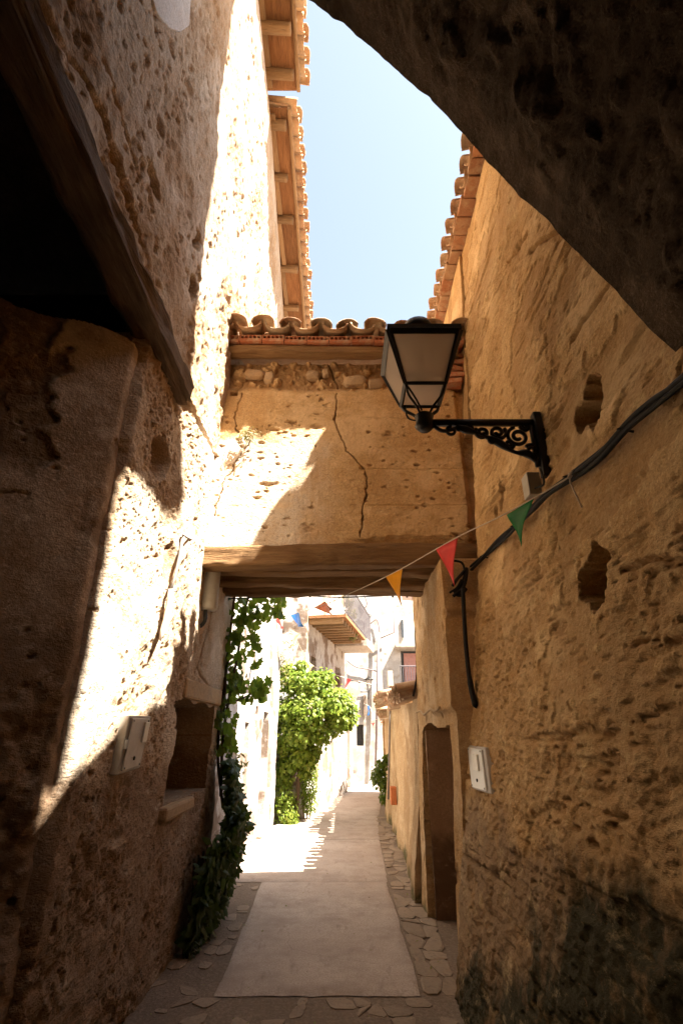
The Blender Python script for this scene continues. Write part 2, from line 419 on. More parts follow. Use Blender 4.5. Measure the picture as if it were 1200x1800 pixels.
def cloth(name, col):
    t = NT(name); oi = t.n.new('ShaderNodeObjectInfo')
    c = t.mix(t.ramp(t.noise(20, 5, .6), [(.4, 0), (.75, .4)]), col, tuple(k * .75 for k in col))
    t.done(c, t.bump(t.noise(9, 4, .5), .3, .01), .45); t.b.inputs['Specular IOR Level'].default_value = .35
    tr = t.n.new('ShaderNodeBsdfTranslucent'); t.l.new(c, tr.inputs['Color'])
    mx = t.n.new('ShaderNodeMixShader'); mx.inputs[0].default_value = .5
    t.l.new(t.b.outputs[0], mx.inputs[1]); t.l.new(tr.outputs[0], mx.inputs[2]); t.l.new(mx.outputs[0], t.out.inputs[0]); return t.m
for k, c in dict(green=(.015, .30, .08), red=(.86, .085, .08), yellow=(.88, .48, .02), orange=(.95, .36, .05), blue=(.03, .34, .80),
                 palegreen=(.45, .48, .25), lightblue=(.12, .48, .62), paleyellow=(.75, .6, .25)).items():
    M['flag_' + k] = cloth('cloth_' + k, c)

def leafmat(name, stops, trans=.35):
    t = NT(name); g = t.n.new('ShaderNodeNewGeometry'); oi = t.n.new('ShaderNodeObjectInfo')
    k = t.math('FRACT', t.math('ADD', g.outputs['Random Per Island'], oi.outputs['Random']))
    c = t.ramp(k, stops); c = t.mix(t.ramp(t.noise(40, 4), [(.4, 0), (.8, .35)]), c, tuple(x * 1.3 for x in stops[1][1]))
    t.done(c, None, .5); t.b.inputs['Specular IOR Level'].default_value = .35
    tr = t.n.new('ShaderNodeBsdfTranslucent'); t.l.new(t.mix(.5, c, (.22, .32, .03)), tr.inputs['Color'])
    mx = t.n.new('ShaderNodeMixShader'); mx.inputs[0].default_value = trans
    t.l.new(t.b.outputs[0], mx.inputs[1]); t.l.new(tr.outputs[0], mx.inputs[2]); t.l.new(mx.outputs[0], t.out.inputs[0]); return t.m
M['leaf'] = leafmat('vine_leaf', [(0, (.05, .10, .012)), (.5, (.095, .155, .018)), (1, (.16, .20, .025))], .5)
M['bush'] = leafmat('bush_leaf', [(0, (.085, .15, .015)), (.5, (.17, .24, .025)), (1, (.28, .31, .05))], .55)
M['ivy'] = leafmat('ivy_leaf', [(0, (.03, .05, .012)), (.5, (.04, .07, .016)), (1, (.05, .09, .02))], .3)
M['dry'] = leafmat('dry_leaf', [(0, (.22, .15, .07)), (.5, (.18, .17, .05)), (1, (.25, .18, .10))])
M['bark'] = wood('vine_bark', (.12, .085, .05), (.07, .045, .028), 'Z')
M['rose'] = cloth('rose_petal', (.70, .06, .14))

t = NT('frosted_glass')                                        # milky lantern pane
t.b.inputs['Roughness'].default_value = .25; t.b.inputs['Specular IOR Level'].default_value = .4
c = t.mix(t.ramp(t.noise(7, 5, .6), [(.4, 0), (.8, .5)]), (.86, .81, .75), (.74, .67, .59)); t.done(c)
tr = t.n.new('ShaderNodeBsdfTranslucent'); tr.inputs[0].default_value = (.88, .82, .75, 1)
tp = t.n.new('ShaderNodeBsdfTransparent'); tp.inputs[0].default_value = (.98, .95, .92, 1)
m1 = t.n.new('ShaderNodeMixShader'); m1.inputs[0].default_value = .55; m2 = t.n.new('ShaderNodeMixShader'); m2.inputs[0].default_value = .50
t.l.new(t.b.outputs[0], m1.inputs[1]); t.l.new(tr.outputs[0], m1.inputs[2]); t.l.new(m1.outputs[0], m2.inputs[1]); t.l.new(tp.outputs[0], m2.inputs[2]); t.l.new(m2.outputs[0], t.out.inputs[0])
M['glass'] = t.m
M['bulb'] = plain('lamp_bulb', (.75, .72, .66), .3)
M['pane'] = plain('dark_window', (.05, .055, .06), .15, 0, .6)

# ------------------------------------------------------------------ ground
g = MB(); g.box(-60, 60, -40, 140, -.5, -.004)
gr = g.obj('ground', M['earthfloor']); gr['kind'] = 'structure'

path = bpy.data.objects.new('path', None); COL.objects.link(path); path['kind'] = 'structure'
def slab(x0a, x1a, y0, x0b, x1b, y1, seed):
    nu, nv = 40, max(8, int((y1 - y0) / .04))
    s, tt = np.meshgrid(np.linspace(0, 1, nu + 1), np.linspace(0, 1, nv + 1), indexing='ij')
    xa = x0a + (x0b - x0a) * tt; xb = x1a + (x1b - x1a) * tt
    y = y0 + (y1 - y0) * tt; x = xa + (xb - xa) * s
    z = .012 + .010 * (fbm(x * 1.5, y * 1.5, None, 4, seed) - .5) - .012 * sstep(.47, .5, np.maximum(np.abs(s - .5), np.abs(tt - .5) * (1 - .02 / (y1 - y0)) + .0))
    y = y + np.where((tt == 0) | (tt == 1), .035 * (fbm(x * 5, x * 0, None, 4, seed + 8, .65) - .5), 0)
    x = x + np.where((s == 0) | (s == 1), .03 * (fbm(y * 3, y * 0, None, 3, seed + 3) - .5), 0)
    i = np.arange(x.size).reshape(x.shape)
    Q = np.stack([i[:-1, :-1], i[1:, :-1], i[1:, 1:], i[:-1, 1:]], -1).reshape(-1, 4)
    link('concrete_slab', mesh_np('concrete_slab', np.stack([x.ravel(), y.ravel(), z.ravel()], 1), Q), M['concrete'], path)
slab(-.84, .53, 4.40, -.93, .53, 7.25, 1)
slab(-1.38, .54, 7.268, -1.35, .62, 9.9, 2)
slab(-1.34, .63, 9.915, -1.2, .78, 12.6, 3)
slab(-1.2, .80, 12.615, -.2, 1.1, 16.2, 4)
slab(-.2, 1.1, 16.215, .5, 2.2, 19.6, 5)

pav = bpy.data.objects.new('pavement', None); COL.objects.link(pav); pav['kind'] = 'structure'
def paving(xf0, xf1, y0, y1, nx, ny, seed, h=.02, joint=.012, jit=.3, skip=0.0):
    rnd = random.Random(seed); G = {}
    for j in range(ny + 1):
        y = y0 + (y1 - y0) * j / ny
        for i in range(nx + 1):
            a, b = xf0(y), xf1(y); dx = (b - a) / nx; dy = (y1 - y0) / ny
            jx = 0 if i in (0, nx) else rnd.uniform(-jit, jit) * dx
            jy = 0 if j in (0, ny) else rnd.uniform(-jit, jit) * dy
            G[i, j] = Vector((a + dx * i + jx, y + jy, 0))
    for j in range(ny):
        for i in range(nx):
            if rnd.random() < skip: continue
            c4 = [G[i, j], G[i + 1, j], G[i + 1, j + 1], G[i, j + 1]]
            c = sum(c4, Vector()) / 4
            ring = []
            for k in range(4):                                # 8-gon with softened corners
                p, q = c4[k], c4[(k + 1) % 4]
                e = (q - p)
                ring += [p + e * rnd.uniform(.12, .26), p + e * rnd.uniform(.74, .88)]
            hh = h * rnd.uniform(.1, 1.0); tl = Vector((rnd.uniform(-.03, .03), rnd.uniform(-.03, .03), 0))
            v = []
            for p in ring:
                d = (p - c); s = max(.3, 1 - joint / max(d.length, .02)); v.append(c + d * s + Vector((0, 0, -.011)))
            for p in ring:
                d = (p - c); s = max(.3, 1 - joint / max(d.length, .02)); v.append(c + d * s + Vector((0, 0, hh * .6 + d.dot(tl))))
            for p in ring:
                d = (p - c); s = max(.2, 1 - (joint + .022) / max(d.length, .02)); v.append(c + d * s + Vector((0, 0, hh + d.dot(tl) + rnd.uniform(-.003, .003))))
            v.append(c + Vector((0, 0, hh + rnd.uniform(-.002, .003))))
            f = []
            for k in range(8):
                k2 = (k + 1) % 8
                f += [(k, k2, 8 + k2, 8 + k), (8 + k, 8 + k2, 16 + k2, 16 + k), (16 + k, 16 + k2, 24)]
            mb = MB(); mb.add(v, f); mb.obj('paving_stone', M['cobble'], pav, smooth=False)
def rbase(y): return float(np.interp(y, [1, 4.3, 6, 8.8, 11.4, 14], [.74, .74, .84, .96, 1.0, 1.15]))
paving(lambda y: .55 if y < 7 else .56 + .02 * (y - 7), lambda y: rbase(y) + .04, 4.42, 6.6, 2, 8, 11, .010, .004, .44, .15)
paving(lambda y: .56 + .02 * max(0, y - 7), lambda y: rbase(y) + .04, 6.6, 12.4, 3, 34, 12, .008, .004, .44, .25)
paving(lambda y: -1.42, lambda y: -.865 - .03 * (y - 4.4), 4.42, 7.2, 5, 20, 13, .006, .004, .44, .8)
paving(lambda y: -1.32, lambda y: .80, 2.9, 4.38, 17, 12, 14, .006, .004, .44, .68)

# ------------------------------------------------------------------ right house
def rX(z): return np.interp(z, [-.2, 0, 1.4, 3.04, 5.47, 6.8, 8], [.70, .72, .95, 1.2, 1.32, 1.40, 1.45])
def onR(px, py, off=0.0):
    z = 3.0
    for _ in range(30):
        p = atX(px, py, float(rX(z)) - off); z = .5 * z + .5 * p.z
    return p
def wpt(px, py): p = onR(px, py); return (p.y, p.z)

rh = thing('house', 'tall ochre plastered house along the right side with putlog holes and a thin tiled eave', 'house', loc=(1.4, 3, 0))
def under(o, root):
    o.parent = root; o.matrix_parent_inverse = Matrix.Translation(root.location).inverted(); return o
RY0 = -3.0; RY1 = 4.32
holes = [(wpt(1040, 705), .085, .13), (wpt(1018, 735), .07, .07), (wpt(876, 870), .05, .12), (wpt(868, 900), .04, .06), (wpt(1042, 1012), .09, .12), (wpt(1022, 1030), .07, .06)]
crk = [[wpt(1085, 1000), wpt(1130, 985), wpt(1200, 990)], [wpt(1040, 960), wpt(1062, 975), wpt(1060, 990)],
       [wpt(930, 440), wpt(985, 400)], [wpt(880, 470), wpt(925, 410)], [wpt(1090, 470), wpt(1000, 600)]]
def disp_r(u, v):
    y = u + RY0; z = v
    d = -(rX(z) - 1.2)
    d = d + .05 * (fbm(y * .9, z * .9, None, 4, 3) - .5) + .018 * (fbm(y * 5, z * 3.2, None, 4, 5) - .5)
    skin = sstep(.44, .62, fbm(y * 1.3 + 4, z * 1.0, None, 5, 21) + .06 * sstep(2.9, 2.2, z) - .13 * sstep(2.6, 3.6, z))
    cl = sstep(.42, .62, fbm(y * 2.2, z * 3.0, None, 3, 33))                    # chips come in clusters
    p = pits(y * 9, z * 34, .36, 31) * (.25 + .75 * cl); p2 = pits(y * 4.5 + 3, z * 11, .14, 41) * cl
    rough = (fbm(y * 17, z * 30, None, 4, 51, .6) - .5)
    d = d - skin * (.008 + .02 * (fbm(y * 12, z * 14, None, 3, 61)))
    st = fbm(y * 1.1, z * 13, None, 4, 57, .6); d = d - .020 * sstep(.60, .70, st) * sstep(.40, .55, fbm(y * 2, z * 3, None, 3, 58))
    fl = sstep(.525, .55, fbm(y * 2.1 + 9, z * 2.6, None, 5, 59, .6)); d = d - .011 * fl
    d = d + .016 * (fbm(y * 2.4, z * 9, None, 3, 53) - .5) + rough * (.010 + .022 * skin) - .016 * p * (.7 + skin) - .020 * p2
    core = np.clip(np.maximum(np.maximum(skin * .42 * (.4 + fbm(y * 9, z * 14, None, 3, 63)), fl * .38), np.maximum(p, p2) * .8), 0, 1)
    for (cy, cz), ry, rz in holes:
        wob = 1.1 * (fbm(y * 11, z * 11, None, 4, 71, .6) - .5)
        k = sstep(1.15, .80, np.hypot((y - cy) / ry, (z - cz) / rz) + wob)
        d = d - k * (.20 + .24 * fbm(y * 16, z * 16, None, 3, 72)); core = np.maximum(core, k * .8)
    for c in crk:
        w = poly_dist(y + .03 * (fbm(y * 9, z * 9, None, 2, 77) - .5), z + .05 * (fbm(y * 9, z * 9, None, 2, 78) - .5), c)
        k = sstep(.022, .006, w); d = d - .03 * k; core = np.maximum(core, k * .7)
    return d, {'loss': core}
# wall top slopes down towards the camera end of the roof
def rtop(y): return np.interp(y, [-3, 1.35, 1.98, 2.59, 2.8, 9], [6.0, 6.24, 6.52, 6.72, 6.78, 6.78])
under(wall('wall', (1.2, RY0 + 4.1, 0), (0, 1, 0), (0, 0, 1), (-1, 0, 0), RY1 - RY0 - 4.1, 6.78, .0078,
           lambda u, v: disp_r(u + 4.1, v), M['ochre'], None, .5, hole=lambda u, v: v > rtop(u + RY0 + 4.1)), rh)
under(wall('wall', (1.2, -3, 0), (0, 1, 0), (0, 0, 1), (-1, 0, 0), 4.1, 5.9, .04,
           lambda u, v: disp_r(u, v), M['ochre'], None, .5), rh)
b = MB()
b.prism([(1.62, y, z) for y, z in ((-3, 0), (RY1, 0), (RY1, 6.7), (2.8, 6.7), (2.59, 6.62), (1.98, 6.38), (1.35, 6.12), (-3, 5.9))], (5, 0, 0))
under(b.obj('core_wall', M['ochre']), rh)
# the upper wall carries on behind the bridge
under(wall('wall', (1.36, RY1 + .02, 4.4), (0, 1, 0), (0, 0, 1), (-1, 0, 0), 1.45, 2.38, .03,
           lambda u, v: (-(rX(v + 4.4) - 1.36) + .04 * (fbm(u * 2, v * 2, None, 4, 8) - .5), {'loss': sstep(.5, .6, fbm(u * 3, v * 2, None, 4, 9)) * .5}), M['ochre'], None, .5), rh)
b = MB(); b.box(1.7, 6, RY1, 5.75, 0, 6.7); under(b.obj('core_wall', M['ochre']), rh)
rnd = random.Random(5)
y = 2.75
while y < 5.7:                                                # eave: flat bricks laid side by side, cover tiles over them
    L = rnd.uniform(.17, .27); mb = MB()
    ov = rnd.uniform(-.015, .015); zz = 6.80 + rnd.uniform(-.008, .008)
    mb.box(1.275 + ov, 1.75, y, y + L - .012, zz, zz + .055)
    o = mb.obj('eave_brick', M['eavebrick'], None, bevel=.006); under(o, rh)
    y += L
def tile_mesh(name, L=.42, r0=.10, r1=.085, th=.014, n=8, chip=0):
    """canal tile along +Y, arch up, wide end at y=0"""
    mb = MB(); v = []; rr = random.Random(chip)
    for j, (yy, r) in enumerate(((0, r0), (L * .5, (r0 + r1) / 2), (L, r1))):
        for sgn in (0, 1):
            for k in range(n + 1):
                a = math.pi * k / n; q = r - (th if sgn else 0)
                v.append((q * math.cos(a), yy + (rr.uniform(-.008, .008) if j == 0 and chip else 0), q * math.sin(a) * .82))
    m = n + 1; f = []
    for j in range(2):
        o0 = j * 2 * m; o1 = (j + 1) * 2 * m
        for k in range(n):
            f.append((o0 + k, o0 + k + 1, o1 + k + 1, o1 + k)); f.append((o0 + m + k, o1 + m + k, o1 + m + k + 1, o0 + m + k + 1))
        for k in (0, n): f.append((o0 + k, o1 + k, o1 + m + k, o0 + m + k))
    for o0 in (0, 4 * m):
        for k in range(n): f.append((o0 + k, o0 + m + k, o0 + m + k + 1, o0 + k + 1))
    mb.add(v, f); me = mb.me(name, True)
    me.materials.append(M['tile']); return me
TILES = [tile_mesh('roof_tile', chip=k + 1) for k in range(4)]
def put_tile(loc, direc, up_slope, flip, root, sc=1.0, roll=0, wx=1.0):
    """direc: horizontal unit vector pointing from the eave up the slope"""
    o = bpy.data.objects.new('roof_tile', random.choice(TILES)); COL.objects.link(o)
    d = Vector(direc); d = Vector((d.x * math.cos(up_slope), d.y * math.cos(up_slope), math.sin(up_slope)))
    s = d.cross(Vector((0, 0, 1))).normalized(); u = s.cross(d)
    if flip: s, u = -s, -u
    m = Matrix((s, d, u)).transposed().to_4x4() @ Matrix.Rotation(roll, 4, 'Y') @ Matrix.Diagonal((sc * wx, sc, sc, 1))
    m.translation = Vector(loc); o.parent = root; o.matrix_parent_inverse = Matrix.Translation(root.location).inverted(); o.matrix_basis = m
    return o
y = 2.8
while y < 5.6:
    put_tile((1.245 + rnd.uniform(-.015, .015), y, 6.875), (1, 0, 0), .28, True, rh, .95, rnd.uniform(-.06, .06))
    put_tile((1.215 + rnd.uniform(-.02, .02), y + .115, 6.905), (1, 0, 0), .28, False, rh, .95, rnd.uniform(-.06, .06))
    y += .23
b = MB(); b.prism([(1.45, 2.7, 6.83), (1.45, 5.8, 6.83), (5, 5.8, 7.85), (5, 2.7, 7.85)], (0, 0, -.06)); under(b.obj('roof', M['tile']), rh)

# ------------------------------------------------------------------ passage house above the camera (arch overhead)
ph = thing('passage_house', 'dark rubble house spanning the alley overhead with the underside of its rough arch', 'building', loc=(0, 0, 0))
ARCH = [(1.36, 2.60), (1.25, 2.84), (1.0, 3.33), (.6, 4.12), (.2, 4.84), (-.18, 5.38), (-.6, 5.80), (-1.25, 6.05)]
AK = 1.41 / 1.5
A = [Vector((x * AK, 0, EYE + (z - EYE) * AK)) for x, z in [(1.5, 2.33)] + ARCH]; A = spline(A, 14); A = [(p.x, p.z) for p in A]
Lc = [0]
for p, q in zip(A[:-1], A[1:]): Lc.append(Lc[-1] + math.hypot(q[0] - p[0], q[1] - p[1]))
ax = np.array([p[0] for p in A]); az = np.array([p[1] for p in A]); Lc = np.array(Lc)
nu, nv = int(Lc[-1] / .012), int(4.4 / .016)
s, yy = np.meshgrid(np.linspace(0, Lc[-1], nu + 1), np.linspace(0, 4.4, nv + 1), indexing='ij')
X = np.interp(s, Lc, ax); Z = np.interp(s, Lc, az)
tx = np.gradient(X, axis=0); tz = np.gradient(Z, axis=0); tn = np.hypot(tx, tz); nx, nz = -tz / tn * -1, tx / tn * -1
nx, nz = -np.abs(tz / tn), -np.abs(tx / tn)                   # outwards normal: down and to the left
dd = .10 * (fbm(s * 1.8, yy * 1.8, None, 4, 81) - .5) + .05 * (fbm(s * 7, yy * 7, None, 3, 82) - .5) - .02 * pits(s * 9, yy * 14, .2, 83) + .02 * (fbm(s * 25, yy * 25, None, 2, 84) - .5)
dd = dd + .035 * pits(s * 3.6, yy * 4.4, .95, 91) - .012
dd = (dd + .06) * sstep(.0, .30, yy) + .03 * (fbm(s * 2.2, s * 0, None, 4, 92, .6) - .5) * sstep(.3, 0, yy) + .02 * (fbm(s * 4, s * 0, None, 3, 85) - .5) + .012 * (fbm(s * 16, s * 0, None, 2, 86) - .5)
X2 = X + nx * dd; Z2 = Z + nz * dd; Y2 = 1.41 - yy + .03 * (fbm(s * 3, yy * 3, None, 3, 87) - .5)
i = np.arange(X.size).reshape(X.shape)
Q = np.stack([i[:-1, :-1], i[1:, :-1], i[1:, 1:], i[:-1, 1:]], -1).reshape(-1, 4)
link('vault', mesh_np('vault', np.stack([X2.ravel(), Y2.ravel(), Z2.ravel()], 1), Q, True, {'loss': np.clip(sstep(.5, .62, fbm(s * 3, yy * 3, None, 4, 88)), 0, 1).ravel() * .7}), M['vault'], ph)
# front wall over the arch (faces the alley), raised with unseen added blocks to cut the left wall's shadow
front = [(X2[k, 0], Z2[k, 0]) for k in range(0, nu + 1, 3) if X2[k, 0] < 1.32]
front = [(1.337, front[0][1] - .03)] + front
mb = MB()
poly = [(x, z) for x, z in front] + [(-1.5, 6.1), (-1.5, EYE + 10.2), (1.337, EYE + 10.2)]
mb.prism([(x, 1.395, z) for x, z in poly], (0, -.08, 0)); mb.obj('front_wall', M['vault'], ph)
mb = MB(); mb.prism([(x, 1.495, z + EYE) for x, z in ((1.345, 6.3), (3.4, 10.03), (3.4, 10.2), (1.345, 10.2))], (0, -.3, 0)); mb.obj('shade_wing', M['ochre'], ph)  # unseen slanted wing, added and shaped to cut the shadow on the left wall
mb = MB(); mb.box(-1.5, 1.338, -2.9, 1.30, 6.2, EYE + 10.15); mb.box(-1.5, 1.342, 1.402, 1.50, 6.25, EYE + 10.22); mb.obj('shade_mass', M['ochre'], ph)  # unseen mass overhead, shaped to keep sun off the pier and upper left wall
mb = MB(); mb.box(-5, 3, -3.3, -2.95, -.3, 6.3); mb.obj('end_wall', M['vault'], ph)  # unseen wall added behind the camera to keep the passage dark

# ------------------------------------------------------------------ left house
lh = thing('house', 'old rubble house on the left, sunlit pitted lime walls under a deep boarded tile eave', 'house', loc=(-1.3, 4, 0))
LX = -1.3
WIN = (4.32, 5.62, 1.12, 1.86)
def disp_l(u, v):
    y = u + 2.7; z = v
    d = .05 * (fbm(y * 1.1, z * 1.1, None, 4, 103) - .5) + .022 * (fbm(y * 5, z * 4, None, 4, 105) - .5)
    d = d + .05 * sstep(3.5, 3.75, y) * sstep(1.7, 2.3, z)
    d = d - .10 * sstep(.10, 0, u + .05 * (fbm(z * 3, z * 0, None, 3, 99) - .5)) ** 2      # rounded pier corner
    skin = sstep(.46, .62, fbm(y * 2.3, z * 2.0, None, 5, 121))
    cl = sstep(.40, .60, fbm(y * 3.0, z * 3.0, None, 3, 133))
    p = pits(y * 27, z * 30, .55, 131) * (.2 + .8 * cl); p2 = pits(y * 11 + 3, z * 14, .14, 141) * cl
    rough = fbm(y * 24, z * 22, None, 4, 151, .6) - .5
    lump = fbm(y * 10, z * 10, None, 2, 152) - .5
    d = d - skin * (.006 + .018 * fbm(y * 12, z * 10, None, 3, 161)) + rough * (.014 + .030 * skin) + .020 * lump - .020 * p - .03 * p2
    core = np.clip(np.maximum(skin * .45 * (.3 + fbm(y * 11, z * 11, None, 3, 153)), np.maximum(p * .85, p2)), 0, 1)
    def hole(cy, cz, ry, rz, dep):
        k = sstep(1.15, .7, np.hypot((y - cy) / ry, (z - cz) / rz) + .4 * (fbm(y * 9, z * 9, None, 3, 171) - .5)); return dep * k, k
    for cy, cz, ry, rz, dep in ((3.24, 3.43, .15, .16, .14), (3.62, 2.75, .08, .16, .05)):
        a, k = hole(cy, cz, ry, rz, dep); d = d - a; core = np.maximum(core, k * .7)
    # smooth skim under the bridge
    sm = sstep(4.35, 4.55, y) * sstep(1.4, 1.9, z)
    d = d * (1 - .6 * sm); core = core * (1 - .8 * sm)
    c1 = poly_dist(y + .02 * (fbm(y * 14, z * 14, None, 2, 5) - .5), z, [(5.05, 2.9), (5.0, 2.55), (4.75, 2.15), (4.95, 2.08), (5.3, 2.02)])
    k = sstep(.014, .004, c1); d = d - .02 * k; core = np.maximum(core, k * .8)
    return d, {'loss': core}
under(wall('wall', (LX, 2.7, 0), (0, 1, 0), (0, 0, 1), (1, 0, 0), 3.3, 4.1, .0082, disp_l, M['lime'], None, .40,
           hole=lambda u, v: (u + 2.7 > WIN[0] + .05 * np.sin(v * 9)) & (u + 2.7 < WIN[1]) & (v > WIN[2]) & (v < WIN[3] + .02 * np.sin(u * 11))), lh)
# pier face turned to the camera
PK = [[(-2.4, 2.9), (-1.95, 2.72), (-1.68, 2.76), (-1.45, 2.7)], [(-1.72, 3.45), (-1.62, 3.55), (-1.42, 3.5)], [(-1.9, 3.05), (-1.96, 3.3), (-1.8, 3.35)]]
def disp_p(u, v):
    x = -1.3 - u; z = v
    d = .05 * (fbm(x * 1.2, z * 1.2, None, 4, 203) - .5) + .012 * (fbm(x * 6, z * 6, None, 4, 205) - .5)
    d = d - .09 * sstep(.12, 0, u) ** 2
    low = sstep(2.1, 1.3, z)
    skin = sstep(.48, .57, fbm(x * 1.7 + 7, z * 1.5, None, 5, 221) + .10 * low)
    p = pits(x * 21, z * 24, .12, 231) * sstep(.45, .6, fbm(x * 3, z * 3, None, 3, 233)); rough = fbm(x * 22, z * 20, None, 3, 251) - .5
    d = d - skin * .018 + rough * (.005 + .026 * np.maximum(skin * .7, low)) - .022 * p + .05 * low * (fbm(x * 7, z * 7, None, 3, 252) - .5)
    lp = sstep(.03, -.03, (x + 1.78 + .0 * z) + .5 * (fbm(x * 3.5, z * 3.5, None, 4, 244) - .5)) * sstep(2.75, 2.95, z + .3 * (fbm(x * 4, z * 4, None, 4, 245) - .5))
    d = d - .025 * lp + .012 * lp * rough
    core = np.maximum(np.maximum(skin * .75, p * .6), lp * .85)
    for c in PK:
        k = sstep(.010, .003, poly_dist(x + .12 * (fbm(x * 8, z * 8, None, 4, 3, .65) - .5), z + .12 * (fbm(x * 8, z * 8, None, 4, 4, .65) - .5), c)) * sstep(.38, .55, fbm(x * 3.3, z * 3.3, None, 3, 6)); d = d - .010 * k; core = np.maximum(core, k * .5)
    return d, {'loss': np.clip(core, 0, 1)}
def piertop(u): return 3.94 + .04 * np.sin(u * 2.3) + .04 * np.sin(u * 7) - .10 * np.minimum(u, 1)
under(wall('pier_wall', (-1.3, 2.7, 0), (-.762, -.648, 0), (0, 0, 1), (.648, -.762, 0), 2.6, 4.15, .0098, disp_p, M['pier'], None, .35, hole=lambda u, v: v > piertop(u)), lh)
b = MB(); b.prism([(-1.66, 3.02, 0), (-1.66, 4.2, 0), (-6, 4.2, 0), (-6, 1.2, 0), (-3.4, 1.35, 0)], (0, 0, 3.75)); b.box(-6, LX - 1.1, 4.2, 5.8, 0, 4.08); b.box(-6, LX - .33, 5.8, 6.0, 0, 4.08)
b.box(LX - 1.1, LX - .36, 4.2, 5.8, 0, 1.08); b.box(LX - 1.1, LX - .36, 4.2, 5.8, 1.92, 4.08)
under(b.obj('core_wall', M['vault']), lh)
# recess (left porch) behind the lintel
b = MB(); b.box(-6, -4.5, -3, 3.0, 0, 5); b.box(-4.5, -1.55, -3, 3.2, 4.75, 5.0); b.box(-4.5, -1.3, -3.0, -2.6, 0, 4.75)
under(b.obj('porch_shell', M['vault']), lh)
b = MB(); b.box(-4.4, -1.6, 2.95, 3.4, 4.1, 4.7); under(b.obj('porch_back_wall', M['vault']), lh)
under(beam('lintel', (-1.27, -2.6, 4.20), (-1.31, 3.42, 4.09), .20, .18, M['woodY'], None, 5, .055, .03, 24), lh)
# low parapet stones at camera end of the porch are out of view; upper wall
UXP = [(-3, -1.20), (2.6, -1.22), (3.7, -1.25), (9.5, -1.25)]
def disp_u(u, v):
    y = u - .4; z = v + 4.16
    lean = np.interp(z, [4.1, 5.2, 9.0], [0, .18, 1]) * np.interp(y, [2, 4.2, 8.2, 9.5], [.31, .28, .07, .04])
    d = lean + .07 * (fbm(y * .9, z * .8, None, 4, 303) - .5) + .03 * (fbm(y * 4, z * 3, None, 4, 305) - .5)
    skin = sstep(.43, .60, fbm(y * 2.0, z * 1.3, None, 5, 321))
    cl = sstep(.40, .60, fbm(y * 2.4, z * 1.6, None, 3, 333))
    p = pits(y * 15, z * 13, .5, 331) * (.25 + .75 * cl); p2 = pits(y * 6 + 3, z * 6, .16, 341) * cl
    rough = (fbm(y * 20, z * 12, None, 4, 351, .6) - .5) * 1.3 + .5 * (fbm(y * 8, z * 6, None, 3, 352) - .5)
    band = sstep(8.55, 8.75, z)
    d = d - skin * .012 + rough * (.022 + .024 * skin) - .024 * p - .035 * p2
    core = np.clip(np.maximum(skin * .5, np.maximum(p * .85, p2 * .9)), 0, 1)
    d = d * (1 - band) + band * (lean + .03); core = core * (1 - band)
    for cy, cz, ry, rz in ((3.0, 5.35, .07, .09), (3.12, 4.95, .08, .10), (3.2, 5.15, .05, .06), (2.2, 4.9, .12, .05)):
        k = sstep(1.15, .7, np.hypot((y - cy) / ry, (z - cz) / rz) + .4 * (fbm(y * 12, z * 12, None, 3, 371) - .5)); d = d - .16 * k; core = np.maximum(core, k * .7)
    for c in ([(1.0, 4.35), (1.6, 4.5), (2.4, 4.42), (3.2, 4.5)], [(0.6, 4.6), (1.5, 4.75), (2.1, 4.7)]):
        k = sstep(.035, .010, poly_dist(y, z + .16 * (fbm(y * 5, z * 5, None, 4, 9, .6) - .5), c)) * sstep(.42, .58, fbm(y * 2.4, z * 2.4, None, 3, 19)); d = d - .05 * k; core = np.maximum(core, k)
    return d, {'loss': core}
under(wall('upper_wall', (-1.25, -.4, 4.16), (0, 1, 0), (0, 0, 1), (1, 0, 0), 10.2, 4.92, .014, disp_u, M['lime'], None, .16), lh)
b = MB(); b.box(-6, -1.55, -3, 12.1, 4.9, 9.0); under(b.obj('core_wall', M['lime']), lh)
# white patch of fresh plaster
def lean_pt(px, py):
    x = -1.1
    for _ in range(12):
        q = atX(px, py, x); x = .5 * x + .5 * (-1.25 + .014 + float(np.interp(q.z, [4.1, 5.2, 9.0], [0, .18, 1]) * np.interp(q.y, [2, 4.2], [.31, .28])))
    return atX(px, py, x)
pp = [lean_pt(px, py) for px, py in ((262, -30), (276, 20), (286, 36), (300, 50), (318, 56), (333, 45), (338, -30))]
mb = MB(); mb.prism(pp, (-.08, 0, 0)); under(mb.obj('plaster_patch', M['patch'], None, bevel=.004), lh)

